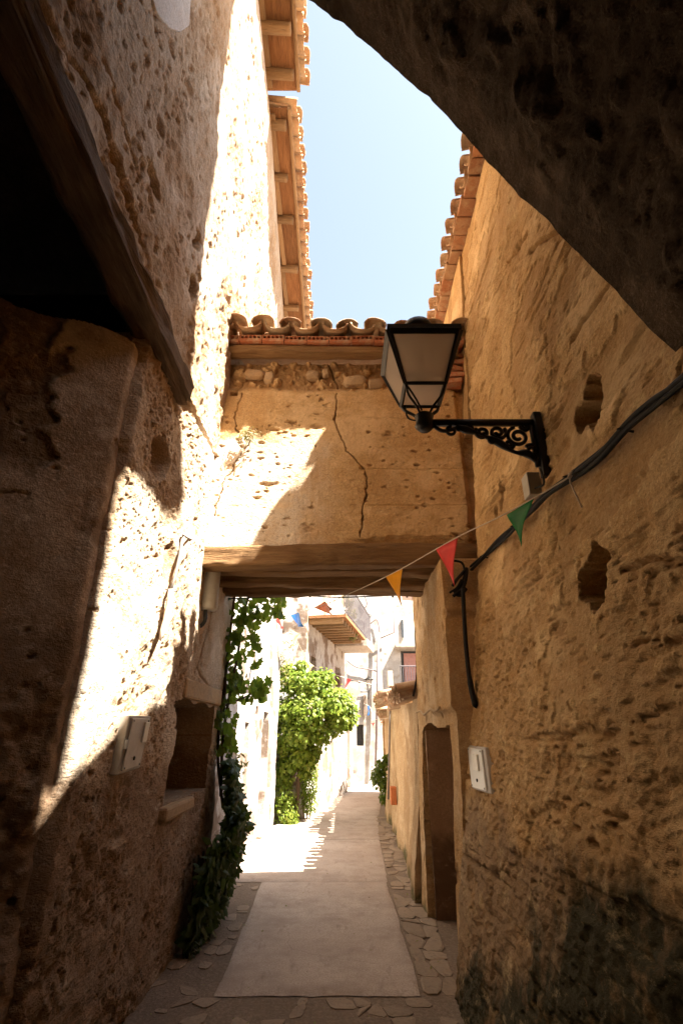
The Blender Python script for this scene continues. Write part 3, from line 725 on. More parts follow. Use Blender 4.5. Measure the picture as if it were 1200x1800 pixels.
def left_roof(y0, y1, z, xw, xo, ys, seed):
    rn = random.Random(seed); xwf = lambda y: xw[0] + (xw[1] - xw[0]) * (y - y0) / (y1 - y0); xof = lambda y: xo[0] + (xo[1] - xo[0]) * (y - y0) / (y1 - y0)
    for yr in ys:
        under(beam('rafter', (xwf(yr) - .35, yr + rn.uniform(-.02, .02), z + .03), (xof(yr) - .17 + rn.uniform(-.05, .03), yr + rn.uniform(-.03, .03), z - .015), rn.uniform(.085, .125), rn.uniform(.09, .12), M['rafter'], None, int(yr * 31), .014, .04, 12), lh)
    ed = [y0] + list(ys) + [y1]
    for a, c in zip(ed[:-1], ed[1:]):
        if c - a < .15: continue
        m_ = (a + c) / 2; mb = MB(); k = rn.random()
        mb.box(xwf(m_) - .2, xof(m_) - .13, a + .002, c - .002, z + .055, z + .075)
        under(mb.obj('eave_board', M['board'] if k > .3 else M['oldboard']), lh)
        mb = MB(); mb.box(xwf(m_) + .02, xwf(m_) + .09, a + .06, c - .06, z + .0, z + .052); under(mb.obj('eave_strip', M['batten']), lh)
    under(beam('eave_batten', (xof(y0) - .125, y0, z + .06), (xof(y1) - .125, y1, z + .06), .05, .075, M['batten'], None, seed, .006, .06, 12), lh)
    y = y0 + .06
    while y < y1:
        put_tile((xof(y) + rn.uniform(-.015, .015), y, z + .195), (-1, 0, 0), .22, True, lh, 1.05, rn.uniform(-.08, .08))
        put_tile((xof(y) + .02 + rn.uniform(-.02, .02), y + .12, z + .215), (-1, 0, 0), .22, False, lh, 1.0, rn.uniform(-.08, .08))
        y += .24
    mb = MB(); mb.prism([(xof(y0) - .14, y0, z + .08), (xof(y1) - .14, y1, z + .08), (-5, y1, z + 1.05), (-5, y0, z + 1.05)], (0, 0, .05)); under(mb.obj('roof', M['tile']), lh)
left_roof(4.05, 9.3, 9.08, (-.96, -1.20), (-.56, -.63), [4.24, 4.92, 5.58, 6.52, 7.42, 8.3], 3)
left_roof(-.2, 4.14, 9.62, (-1.0, -1.02), (-.42, -.46), [.6, 1.3, 2.0, 2.7, 3.42, 3.9], 4)
b = MB(); b.box(-6, -1.1, -1, 4.05, 9.0, 9.75); under(b.obj('core_wall', M['lime']), lh)
# window sill and stone lintel of the dark opening under the bridge
mb = MB(); mb.box(LX - .3, LX + .06, WIN[0] - .12, 4.95, WIN[2] - .10, WIN[2] - .005); under(mb.obj('sill', M['rubble'], None, bevel=.02), lh)
mb = MB(); mb.box(LX - .3, LX + .035, WIN[0] + .1, WIN[1] + .15, WIN[3] + .01, WIN[3] + .17); under(mb.obj('stone_lintel', M['rubble'], None, bevel=.02), lh)
b = MB(); b.box(LX - 1.05, LX - .42, WIN[1] + .002, WIN[1] + .1, 1.09, 1.91); under(b.obj('reveal_wall', M['door']), lh)

# ------------------------------------------------------------------ bridge room across the alley
BY = 4.5
br = thing('bridge_room', 'ochre plastered room bridging the alley on old timber beams under a canal tile roof', 'building', loc=(0, 5, 0))
def bp(px, py): p = atY(px, py, BY); return (p.x, p.z)
bcr = [[bp(592, 690), bp(590, 740), bp(612, 795), bp(640, 825), bp(643, 870), bp(635, 945)],
       [bp(440, 775), bp(415, 810), bp(392, 850), bp(378, 905)], [bp(425, 690), bp(412, 735), bp(418, 760)], [bp(440, 655), bp(412, 690)], [bp(560, 590), bp(596, 680)]]
def disp_b(u, v):
    x = u - 1.42; z = v + 3.2
    d = .035 * (fbm(x * 1.2, z * 1.2, None, 4, 403) - .5) + .010 * (fbm(x * 6, z * 5, None, 4, 405) - .5)
    cl = sstep(.45, .62, fbm(x * 2.5, z * 2.5, None, 3, 433))
    p = pits(x * 13, z * 24, .20, 431) * (.2 + .8 * cl); p2 = pits(x * 5 + 2, z * 11, .12, 441) * cl
    rough = fbm(x * 26, z * 22, None, 3, 451) - .5
    # rubble showing under the eave
    top = sstep(4.93, 5.05, z + .14 * (fbm(x * 3.1, x * 0, None, 3, 461) - .5))
    st = pits(x * 6.5, z * 7, .9, 471)
    d = d + rough * (.005 + .03 * top) - .020 * p - .020 * p2 - .05 * top + .055 * top * st
    core = np.clip(np.maximum(np.maximum(p, p2) * .9, top * (.75 - .7 * st)), 0, 1)
    # shutter-board lines
    for zz in (4.02, 4.62, 3.62):
        k = sstep(.010, .003, np.abs(z - zz + .01 * (fbm(x * 3, x * 0, None, 2, 7) - .5))); d = d - .006 * k * sstep(.1, .3, x)
    for n, c in enumerate(bcr):
        w = poly_dist(x + .09 * (fbm(x * 9, z * 9, None, 4, 477, .65) - .5), z + .09 * (fbm(x * 9, z * 9, None, 4, 478, .65) - .5), c)
        k = sstep(.0105, .003, w + .016 * (fbm(x * 7, z * 7, None, 3, 490) - .42)); d = d - .03 * k; core = np.maximum(core, k)
    # ragged lower edge over the beam, at the right
    lo = sstep(.10, .07, v + .12 * (fbm(x * 5, x * 0, None, 3, 479) - .5) * sstep(.0, .4, x)); d = d - .035 * lo * sstep(.0, .3, x)
    kx, kz = bp(411, 691); k = sstep(1.1, .8, np.maximum(np.abs(x - kx) / .04, np.abs(z - kz) / .03)); d = d - .09 * k; core = np.maximum(core, k)
    d = d - .05 * sstep(1.19, 1.25, x + .04 * (fbm(z * 5, z * 0, None, 3, 480) - .5))          # joint with the right wall
    pale = sstep(.05, -.45, x + .5 * (fbm(x * 3, z * 3, None, 4, 495) - .5)) * sstep(4.42, 4.30, z + .25 * (fbm(x * 4, z * 4, None, 4, 496) - .5))  # limewash remains, painted in to whiten the sunlit part of the wall
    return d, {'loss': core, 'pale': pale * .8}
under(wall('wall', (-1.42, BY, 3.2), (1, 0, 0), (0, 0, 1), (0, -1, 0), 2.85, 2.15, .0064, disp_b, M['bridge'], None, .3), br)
b = MB(); b.box(-1.5, 1.7, BY + .25, 5.66, 3.32, 5.42); under(b.obj('rear_wall', M['bridge']), br)
for k, (yy, w, h, zz, x0) in enumerate(((4.555, .20, .20, 3.135, -1.45), (4.88, .22, .16, 3.12, -1.5), (5.20, .18, .17, 3.10, -1.5), (5.52, .24, .20, 3.10, -1.5))):
    under(beam('timber_beam', (x0, yy, zz), (1.35, yy + .01, zz - .02), w, h, M['woodX'], None, 40 + k, .028, .03, 22), br)
y = 4.62; k = 0
while y < 5.6:
    mb = MB(); mb.box(-1.45, 1.4, y, y + .148, 3.235 + .004 * (k % 2), 3.27 + .004 * (k % 2)); under(mb.obj('ceiling_plank', M['woodX']), br); y += .15; k += 1
# post at the left end of the front beam
under(beam('timber_post', (-1.36, 4.50, 2.45), (-1.34, 4.50, 3.30), .09, .10, M['rafter'], None, 71, .01, .05, 12), br)
# eave: timber, hollow bricks, tiles
def ez(x): return 5.45 - .035 * (x + 1.3) / 2.6
under(beam('eave_beam', (-1.36, 4.40, ez(-1.36) - .052), (1.25, 4.40, ez(1.25) - .052), .13, .085, M['woodX'], None, 55, .026, .03, 20), br)
hb = MB(); W, D, H, hz = .232, .22, .085, .034
hb.box(0, W, 0, D, 0, H - hz - .012); hb.box(0, W, 0, D, H - .012, H); hb.box(0, W, .06, D, H - hz - .012, H - .012)
for k in range(6):
    x = k * (W - .012) / 5; hb.box(x, x + .012, 0.001, .06, H - hz - .012, H - .012)
hbm = hb.me('brick'); hbm.materials.append(M['brick'])
x = -1.33; k = 0
while x < 1.12:
    o = bpy.data.objects.new('brick', hbm); COL.objects.link(o); o.location = (x, 4.30 + random.uniform(-.008, .008), ez(x) + .008 + random.uniform(-.003, .003)); o.rotation_euler = (0, random.uniform(.004, .02), random.uniform(-.02, .02))
    under(o, br); o.location = o.location; x += W + .008
x = -1.28; rn = random.Random(9)
while x < 1.36:
    z0 = ez(x) + .185
    for row in range(4):
        yb = 4.22 + row * .36; zb = z0 + row * .36 * .30
        put_tile((x + rn.uniform(-.015, .015), yb + rn.uniform(-.03, .02), zb + .005), (0, 1, 0), .29, True, br, .95, rn.uniform(-.10, .10), 1.45)
        put_tile((x + .15 + rn.uniform(-.015, .015), yb - .01 + rn.uniform(-.05, .02), zb - .012 + rn.uniform(-.012, .012) + (.01 if row else 0)), (0, 1, 0), .29, False, br, .90, rn.uniform(-.16, .16), 1.35)
    x += .30
b = MB(); b.prism([(-1.4, 4.36, 5.58), (1.38, 4.36, 5.55), (1.38, 5.70, 5.93), (-1.4, 5.70, 5.96)], (0, 0, -.045)); under(b.obj('roof', M['tile']), br)
# stones exposed below the eave
def rock(name, c, rx, ry, rz, seed, mat, root):
    bm = bmesh.new(); bmesh.ops.create_icosphere(bm, subdivisions=2, radius=1)
    co = np.array([v.co[:] for v in bm.verts]); nz = .55 + .9 * fbm(co[:, 0] * 1.9 + seed, co[:, 1] * 1.3, co[:, 2] * 1.3, 3, seed)
    for v, s in zip(bm.verts, nz):
        p = v.co * float(s); p = Vector([math.copysign(abs(q) ** .6, q) for q in p]); v.co = Vector((p.x * rx, p.y * ry, p.z * rz))
    me = bpy.data.meshes.new(name); bm.to_mesh(me); bm.free(); me.materials.append(mat)
    o = link(name, me, None, None, c); o.rotation_euler = (0, (seed % 7 - 3) * .06, 0)
    return under(o, root)
for k, (px, py, rx, rz) in enumerate(((447, 658, .10, .05), (473, 664, .05, .06), (550, 660, .07, .045), (572, 656, .035, .04), (622, 670, .11, .055), (660, 674, .075, .05))):
    p = atY(px, py, BY); rock('stone', (p.x, BY + .012, p.z), rx * 1.1, .05, rz * 1.15, 11 + k, M['rubble'], br)
# brick pier stump at the right end of the eave
for k in range(5):
    p = atY(796 + (k % 2) * 5, 634 + k * 11, BY); mb = MB(); mb.box(-.08, .08, -.06, .08, -.027, .027)
    o = mb.obj('brick', M['brick'], None, bevel=.006, loc=(p.x, BY - .04, p.z)); under(o, br); o.rotation_euler = (0, random.uniform(-.1, .1), random.uniform(-.2, .2))

# ------------------------------------------------------------------ door house on the right beyond the bridge
dh = thing('door_house', 'orange and pale plastered house end with a low dark doorway under the bridge', 'house', loc=(1, 5.3, 0))
def dX(z): return np.interp(z, [0, 1.65, 3.2, 4], [.81, .88, .90, .92])
def disp_d(u, v):
    y = u + 4.3; z = v
    d = -(dX(z) - .88) + .04 * (fbm(y * 1.5, z * 1.1, None, 4, 503) - .5) + .030 * (fbm(y * 8, z * 1.6, None, 4, 505) - .5) + .04 * sstep(5.32, 5.28, y) * sstep(1.75, 1.8, z) + .012 * (fbm(y * 22, z * 14, None, 3, 507) - .5)
    d = d - .02 * pits(y * 9, z * 6, .25, 511)
    k = sstep(.02, .006, poly_dist(y, z, [(5.36, 3.3), (5.33, 2.6), (5.38, 1.95)])); d = d - .02 * k
    d = d - .02 * sstep(5.9, 4.4, y)
    d = d - .06 * sstep(.18, 0, np.hypot(y - 5.55, (z - 1.98) * .9))
    return d, {'loss': np.clip(pits(y * 9, z * 6, .25, 511) + k, 0, 1)}
DOOR = (4.62, 5.98)
under(wall('wall', (.88, 4.3, 0), (0, 1, 0), (0, 0, 1), (-1, 0, 0), 2.05, 3.9, .016, disp_d, M['warm'], None, .5,
           hole=lambda u, v: (v < 1.62 + .06 * np.sqrt(np.clip(1 - ((u - 1.0) / .75) ** 2, 0, 1)) + .03 * np.sin(u * 6)) & (u + 4.3 > DOOR[0]) & (u + 4.3 < DOOR[1] + .03 * np.sin(v * 5)) | ((v > 3.01) & (u < 1.40))), dh)
b = MB(); b.box(1.45, 5, 4.34, 6.34, 0, 3.88); b.box(.95, 1.45, 6.0, 6.34, 0, 3.0); b.box(.97, 1.45, 4.38, 6.0, 1.9, 3.0); under(b.obj('core_wall', M['door']), dh)
under(wall('reveal_wall', (1.42, DOOR[1] - .06, 0), (-1, 0, 0), (0, 0, 1), (0, -1, 0), .53, 1.78, .02, lambda u, v: .03 * (fbm(u * 4, v * 3, None, 4, 523) - .5), M['door'], None, .03), dh)
mb = MB(); mb.box(1.40, 1.44, DOOR[0], DOOR[1], 0, 1.9)
for k in range(6): mb.box(1.385, 1.40, DOOR[0] + k * .23 + .005, DOOR[0] + k * .23 + .222, 0.02, 1.6)
under(mb.obj('door', M['shutter']), dh)
# wavy plaster ledge line (old roof scar) on the wall
pts = [Vector((dX(p.z) - .04, p.y, p.z)) for p in [atX(px, py, .86) for px, py in ((734, 1252), (742, 1250), (747, 1256), (753, 1252), (760, 1247), (768, 1250), (776, 1244))]]
mb = MB(); mb.tube(spline(pts, 5), .012, 6); under(mb.obj('ledge', M['earth'], None, True), dh)

# ------------------------------------------------------------------ low garden wall beyond with tile coping
lw = thing('garden_wall', 'low earth coloured wall topped with broken clay tiles along the right of the lane', 'wall', loc=(1, 9, 0))
def disp_w(u, v):
    y = u + 6.38; z = v
    d = -(rbase(9) * 0 + np.interp(y, [6.3, 8.8, 11.4, 13, 17], [.86, .96, 1.0, 1.08, 1.36]) - .95)
    d = d + .16 * (fbm(y * 1.2, z * .7, None, 4, 603) - .5) + .09 * (fbm(y * 2.6, z * .5, None, 3, 609) - .5) + .06 * (fbm(y * 5, z * 1.6, None, 4, 605) - .5) + .02 * (fbm(y * 18, z * 9, None, 3, 606) - .5)
    d = d + .06 * sstep(.9, 0, z)
    return d, {'loss': sstep(.5, .62, fbm(y * 3, z * 1.4, None, 4, 607)) * .6}
under(wall('wall', (.95, 6.38, 0), (0, 1, 0), (0, 0, 1), (-1, 0, 0), 10.6, 1.98, .022, disp_w, M['earth'], None, .3), lw)
b = MB(); b.box(1.16, 1.5, 6.4, 12.55, 0, 1.95); b.prism([(1.24, 12.5, 0), (1.56, 16.95, 0), (1.9, 16.95, 0), (1.5, 12.5, 0)], (0, 0, 1.95)); under(b.obj('core_wall', M['earth']), lw)
y = 6.45; rn = random.Random(21)
while y < 16.9:
    xx = float(np.interp(y, [6.3, 8.8, 11.4, 13, 17], [.86, .96, 1.0, 1.08, 1.36]))
    lift = .16 if 9.6 < y < 12.5 else 0
    put_tile((xx - .16 + rn.uniform(-.05, .04) - (.1 if lift else 0), y, 2.05 + lift + rn.uniform(-.015, .02)), (1, 0, 0), .2, True, lw, 1.0, rn.uniform(-.2, .2))
    put_tile((xx - .19 + rn.uniform(-.06, .04) - (.1 if lift else 0), y + .11, 2.09 + lift + rn.uniform(-.015, .02)), (1, 0, 0), .2, False, lw, .98, rn.uniform(-.2, .2))
    y += .225
b = MB(); b.box(1.02, 1.4, 9.62, 12.5, 1.96, 2.12); under(b.obj('tile_bed', M['rubble']), lw)
mb = MB(); q = atX(693, 1398, .93); mb.box(-.05, .05, -.09, .09, -.14, .14)
tag(mb.obj('terracotta_block', M['terracotta'], None, bevel=.01, loc=(q.x - .02, q.y, q.z)), 'small upright orange terracotta block set against the low earth wall', 'block')
# rain pipe up to a grey box on top of the low wall
rp = thing('service_pole', 'thin grey pole with a small box rising from the tiled low wall', 'pole', loc=(.98, 10.6, 0))
p0, p1 = atY(690, 1405, 10.4), atY(688, 1206, 10.4)
mb = MB(); mb.tube([p0 + Vector((-.08, 0, 0)), p1 + Vector((-.02, 0, 0))], .018, 8); under(mb.obj('shaft', M['wire'], None, True), rp)
p = atY(686, 1193, 10.4); mb = MB(); mb.box(-.05, .05, -.05, .05, -.14, .14); o = mb.obj('box', M['metergrey'], None, bevel=.01, loc=p + Vector((-.01, 0, 0))); under(o, rp)

# ------------------------------------------------------------------ white houses beyond
def wavy(seed, amp=.02, k=3):
    return lambda u, v: (amp * 2 * (fbm(u * k, v * k, None, 4, seed) - .5) - .02 * pits(u * 5, v * 5, .2, seed + 1), {'loss': np.clip(sstep(.54, .62, fbm(u * 2.3, v * 2.3, None, 5, seed + 2, .6)) * .9 + pits(u * 5, v * 5, .2, seed + 1) * .8, 0, 1)})
w1 = thing('white_house', 'white washed house wall on the left just past the bridge with a narrow doorway', 'house', loc=(-1.4, 9, 0))
DO = [(3.35, 3.95, .0, 1.95), (1.75, 2.15, 1.35, 1.75), (2.55, 2.75, 1.8, 2.0)]
def hole1(u, v):
    h = np.zeros(u.shape, bool)
    for a, c, e, f in DO: h |= (u > a) & (u < c) & (v > e) & (v < f)
    return h
w1w = under(wall('wall', (-1.40, 6.02, 0), (0.022, 1, 0), (0, 0, 1), (1, -0.022, 0), 5.2, 4.16, .025, wavy(700, .025), M['white'], None, .3, hole=hole1), w1)
b = MB(); b.box(-5, -1.62, 6.05, 11.2, 0, 4.12); under(b.obj('core_wall', M['cream']), w1)
mb = MB(); mb.box(-1.58, -1.52, 9.3, 10.05, 0, 1.97)
for k in range(5): mb.box(-1.52, -1.505, 9.31 + k * .135, 9.31 + k * .135 + .125, .01, 1.96)
under(mb.obj('door', M['oldboard']), w1)
mb = MB(); mb.box(-1.6, -1.55, 7.75, 8.2, 1.3, 1.8); under(mb.obj('window', M['shutter']), w1)
# end wall facing the camera
w2 = thing('balcony_house', 'white house with a timber balcony over the lane behind the leafy bush', 'house', loc=(-.6, 14, 0))
Wd = Vector((.95, 5.2, 0)).normalized(); W0 = Vector((-.80, 12.0, 0)); Wn = Vector((Wd.y, -Wd.x, 0))
under(wall('end_wall', (-1.75, 12.0, 0), (1, 0, 0), (0, 0, 1), (0, -1, 0), .95, 6.5, .04, wavy(710, .02), M['white'], None, .3), w2)
under(wall('wall', W0, Wd, (0, 0, 1), Wn, 5.4, 6.5, .035, wavy(720, .02), M['cream'], None, .3,
           hole=lambda u, v: ((u > .45) & (u < 1.0) & (v > 2.5) & (v < 3.3)) | ((u > 3.4) & (u < 4.2) & (v > 1.9) & (v < 3.4))), w2)
b = MB(); b.prism([W0 - Wn * .25 + Wd * .25, W0 - Wn * .25 + Wd * 5.3, W0 + Wd * 5.3 - Wn * 4, W0 - Wn * 4 + Wd * .3], (0, 0, 6.4)); under(b.obj('core_wall', M['shutter']), w2)
BZ = 3.98
def bpnt(s, o, z): p = W0 + Wd * s + Wn * o; return Vector((p.x, p.y, z))
for k in range(9):
    s = .15 + k * .36; mb = MB(); mb.prism([bpnt(s, .01, BZ), bpnt(s, .82, BZ), bpnt(s + .11, .82, BZ), bpnt(s + .11, .01, BZ)], (0, 0, .12)); under(mb.obj('balcony_joist', M['rafter']), w2)
mb = MB(); mb.prism([bpnt(.1, .01, BZ + .122), bpnt(.1, .9, BZ + .122), bpnt(3.4, .9, BZ + .122), bpnt(3.4, .01, BZ + .122)], (0, 0, .07)); under(mb.obj('balcony_floor', M['board']), w2)
mb = MB(); mb.prism([bpnt(3.42, .01, BZ - .02), bpnt(3.42, .95, BZ - .02), bpnt(4.9, .95, BZ - .02), bpnt(4.9, .01, BZ - .02)], (0, 0, .2)); under(mb.obj('balcony_slab', M['cream']), w2)
rail = MB()
for k in range(26):
    s = .12 + k * .19; rail.tube([bpnt(s, .86, BZ + .19), bpnt(s, .86, BZ + 1.1)], .012, 5)
rail.tube([bpnt(.1, .86, BZ + 1.1), bpnt(4.9, .86, BZ + 1.1)], .02, 6); rail.tube([bpnt(.1, .86, BZ + .3), bpnt(4.9, .86, BZ + .3)], .014, 6)
under(rail.obj('railing', M['rail']), w2)
# rubble foot of that house further on
w3 = thing('stone_house', 'pale rubble stone house front with a boarded door where the lane bends', 'house', loc=(0, 17.5, 0))
S0 = Vector((-.42, 15.9, 0)); Sd = Vector((.95, 4.2, 0)).normalized(); Sn = Vector((Sd.y, -Sd.x, 0))
def disp_s(u, v):
    p = pits(u * 6, v * 7, .85, 801)
    return .05 * p + .03 * (fbm(u * 4, v * 4, None, 3, 803) - .5), {'loss': np.clip(.7 * sstep(.25, .0, p) * sstep(.45, .55, fbm(u * 2, v * 2, None, 3, 804)), 0, 1)}
under(wall('wall', S0, Sd, (0, 0, 1), Sn, 3.6, 2.1, .03, disp_s, M['cream'], None, .3, hole=lambda u, v: (u > 2.55) & (u < 3.2) & (v < 1.9)), w3)
mb = MB(); mb.prism([S0 + Sd * 2.5 - Sn * .12, S0 + Sd * 3.25 - Sn * .12, S0 + Sd * 3.25 - Sn * .2, S0 + Sd * 2.5 - Sn * .2], (0, 0, 1.95)); under(mb.obj('door', M['oldboard']), w3)
# far white houses
def facade(name, label, x0, x1, Y, h, seed, mat, holes=()):
    t_ = thing(name, label, 'house', loc=((x0 + x1) / 2, Y, 0))
    under(wall('wall', (x0, Y, 0), (1, 0, 0), (0, 0, 1), (0, -1, 0), x1 - x0, h, .05, wavy(seed, .015, 2), M[mat], None, .25,
               hole=(lambda u, v: np.any([(u + x0 > a) & (u + x0 < c) & (v > e) & (v < f) for a, c, e, f in holes], axis=0)) if holes else None), t_)
    b = MB(); b.box(x0, x1, Y + .24, Y + 4, 0, h - .03); under(b.obj('core_wall', M['pane'] if holes else M[mat]), t_)
    b = MB(); b.box(x0 - .15, x1 + .15, Y - .2, Y + 4.1, h + .002, h + .1); under(b.obj('roof', M['tile']), t_)
    return t_
f1 = facade('white_house', 'tall blank white house closing the lane, a dark drain pipe down its front', -.4, 1.55, 20.2, 8.6, 730, 'farwhite', [(.55, .8, 1.2, 1.9)])
p0, p1 = atY(660, 1345, 20.05), atY(665, 1118, 20.05)
mb = MB(); mb.tube([p0, p1], .04, 8); under(mb.obj('drain_pipe', M['pipe'], None, True), f1)
mb = MB(); mb.tube([atY(693, 1050, 20.05), atY(692, 1112, 20.05), atY(668, 1122, 20.05)], .025, 6); under(mb.obj('drain_pipe', M['pipe'], None, True), f1)
p = atY(641, 1240, 20.15); mb = MB(); mb.box(-.05, .05, -.03, .03, -.35, .35); under(mb.obj('shutter', M['oldboard'], None, loc=p), f1)
wa, wb = atY(704, 1143, 20.6), atY(735, 1205, 20.6)
f2 = facade('white_house', 'white house at right of the lane end with a balcony door above the tiled wall', 1.56, 7.0, 20.6, 9.0, 740, 'farwhite', [(wa.x, wa.x + .75, wb.z - .3, wa.z), (2.45, 3.1, 6.6, 8.0)])
mb = MB(); mb.box(wa.x + .12, wa.x + .62, 20.75, 20.8, wb.z - .3, wa.z - .1); under(mb.obj('door', M['pinkdoor']), f2)
mb = MB(); mb.box(wa.x - .25, wa.x + 1.3, 20.0, 20.59, wa.z + .05, wa.z + .14); under(mb.obj('canopy', M['cream']), f2)
mb = MB(); zb = wb.z - .1
for k in range(14): mb.tube([(wa.x - .1 + k * .1, 20.12, zb - .2), (wa.x - .1 + k * .1, 20.12, zb + .75)], .012, 5)
mb.tube([(wa.x - .1, 20.12, zb + .76), (wa.x + 1.25, 20.12, zb + .76)], .02, 6); mb.box(wa.x - .15, wa.x + 1.3, 20.1, 20.59, zb - .32, zb - .22); under(mb.obj('railing', M['rail']), f2)
p = atY(707, 1105, 20.56); mb = MB(); mb.box(-.04, .04, -.02, .03, -.35, .35); under(mb.obj('slit_window', M['pane'], None, loc=p), f2)
mb = MB(); mb.box(2.48, 3.07, 20.7, 20.76, 6.6, 8.0); under(mb.obj('shutter', M['shutter']), f2)

# ------------------------------------------------------------------ street lamp on the right wall
LYc, LXc = 2.67, .51
lamp = thing('street_lamp', 'large black iron lantern with milky panes on a scrolled bracket fixed to the ochre wall', 'lamp', loc=(LXc, LYc, 3.36))
zt, zb, ht, hbm_ = 3.885, 3.56, .215, .122
def corner(s, tt, k):                                         # k 0..1 from bottom to top
    h = hbm_ + (ht - hbm_) * k; return Vector((LXc + s * h, LYc + tt * h, zb + (zt - zb) * k))
fr = MB()
for s, tt in ((-1, -1), (1, -1), (1, 1), (-1, 1)):
    a, c = corner(s, tt, 0), corner(s, tt, 1); fr.tube([a, c], [.014, .021], 4)
for kk, rr in ((0, .014), (1, .026)):
    for (s0, t0), (s1, t1) in zip(((-1, -1), (1, -1), (1, 1), (-1, 1)), ((1, -1), (1, 1), (-1, 1), (-1, -1))):
        fr.tube([corner(s0, t0, kk), corner(s1, t1, kk)], rr, 4)
under(fr.obj('frame', M['iron']), lamp)
for (s0, t0), (s1, t1) in zip(((-1, -1), (1, -1), (1, 1), (-1, 1)), ((1, -1), (1, 1), (-1, 1), (-1, -1))):
    mb = MB(); q = [corner(s0, t0, .02), corner(s1, t1, .02), corner(s1, t1, .98), corner(s0, t0, .98)]
    n_ = (q[1] - q[0]).cross(q[3] - q[0]).normalized() * .004; mb.prism(q, n_); under(mb.obj('pane', M['glass']), lamp)
mb = MB(); q = [corner(-1, -1, .01), corner(1, -1, .01), corner(1, 1, .01), corner(-1, 1, .01)]; mb.prism(q, (0, 0, .003)); under(mb.obj('bottom_pane', M['glass']), lamp)
mb = MB(); R0 = ht + .014
mb.box(LXc - R0, LXc + R0, LYc - R0, LYc + R0, zt + .012, zt + .042)
base = [Vector((LXc + s * (R0 - .01), LYc + tt * (R0 - .01), zt + .042)) for s, tt in ((-1, -1), (1, -1), (1, 1), (-1, 1))]
topq = [Vector((LXc + s * .07, LYc + tt * .07, zt + .16)) for s, tt in ((-1, -1), (1, -1), (1, 1), (-1, 1))]
mb.add(base + topq, [(0, 1, 5, 4), (1, 2, 6, 5), (2, 3, 7, 6), (3, 0, 4, 7), (4, 5, 6, 7)]); under(mb.obj('lamp_roof', M['iron']), lamp)
mb = MB(); mb.tube([(LXc, LYc, zt + .15), (LXc, LYc, zt + .20), (LXc, LYc, zt + .24), (LXc, LYc, zt + .27), (LXc, LYc, zt + .285)], [.10, .105, .09, .055, .01], 18); under(mb.obj('finial', M['iron'], None, True), lamp)
mb = MB(); mb.box(LXc - ht + .02, LXc + ht - .02, LYc - ht + .02, LYc + ht - .02, zt + .002, zt + .010); under(mb.obj('fill_plate', M['bulb']), lamp)  # white plate added inside the lantern to brighten its panes
for s in (-1, 1):
    mb = MB(); mb.tube([(LXc + s * .16, LYc - .16, zt + .05), (LXc + s * .16, LYc - .16, zt + .10)], [.012, .006], 8); under(mb.obj('ear', M['iron']), lamp)
mb = MB(); mb.tube([(LXc, LYc, 3.74), (LXc, LYc, 3.70), (LXc, LYc, 3.66), (LXc, LYc, 3.61), (LXc, LYc, 3.585)], [.028, .03, .042, .04, .015], 12); under(mb.obj('bulb', M['bulb'], None, True), lamp)
mb = MB(); mb.tube([(LXc, LYc, 3.87), (LXc, LYc, 3.74)], .03, 10); mb.tube([(LXc + .05, LYc + .03, 3.68), (LXc + .11, LYc + .05, 3.68)], .02, 8); under(mb.obj('lamp_holder', M['dullmetal'], None, True), lamp)
for s, tt in ((-1, -1), (1, -1), (1, 1), (-1, 1)):            # S shaped legs
    a = corner(s, tt, 0); mb = MB()
    mid = Vector((LXc + s * .10, LYc + tt * .085, zb - .06)); m2 = Vector((LXc + s * .05, LYc + tt * .05, zb - .12))
    mb.tube(spline([a, mid, m2, (LXc + s * .02, LYc + tt * .02, 3.385)], 6), .008 if tt < 0 else .011, 6); under(mb.obj('leg', M['iron'], None, True), lamp)
mb = MB(); mb.tube([(LXc, LYc, 3.42), (LXc, LYc, 3.40), (LXc, LYc, 3.37), (LXc, LYc, 3.33), (LXc, LYc, 3.30)], [.035, .06, .05, .062, .035], 14); under(mb.obj('hub', M['iron'], None, True), lamp)
XW = float(rX(3.3)) - .035
ar = MB()
ar.box(LXc, XW, LYc - .014, LYc + .014, 3.335, 3.372)
ar.tube(spline([(LXc + .05, LYc, 3.335), (LXc + .11, LYc, 3.295), (LXc + .2, LYc, 3.318)], 6), .012, 6)
def scroll(cx, cz, r, a0, turns, sgn=1, th=.008):
    pts = []
    for k in range(int(26 * turns) + 1):
        a = a0 + sgn * 2 * math.pi * k / 26; q = r * (1 - .78 * k / (26 * turns)); pts.append((cx + q * math.cos(a), LYc, cz + q * math.sin(a)))
    return pts
ar.tube(spline([(LXc + .2, LYc, 3.322), (LXc + .30, LYc, 3.285), (LXc + .42, LYc, 3.225), (LXc + .52, LYc, 3.15), (LXc + .60, LYc, 3.135), (XW - .01, LYc, 3.06)], 8), [.018 + .007 * math.sin(k * .45) for k in range(41)], 6)
ar.tube(scroll(LXc + .16, 3.295, .035, 1.5, 1.3), .010, 6)
for cx, cz, r, a0, sg in ((.27, 3.315, .028, 2.2, 1), (.345, 3.285, .042, 2.4, 1), (.44, 3.285, .052, 0.6, -1), (.56, 3.255, .068, 1.8, 1), (.63, 3.16, .04, 2.5, -1), (.50, 3.20, .03, 4, 1), (.40, 3.235, .026, 1, -1), (.61, 3.325, .028, 3, 1), (.21, 3.318, .02, 0, 1)):
    ar.tube(scroll(LXc + cx, cz, r, a0, 1.6, sg), [.0125] * (int(26 * 1.6) + 1), 6)
ar.tube([(XW - .02, LYc, 3.36), (XW - .02, LYc, 3.05)], .014, 6)
under(ar.obj('bracket', M['iron'], None, True), lamp)
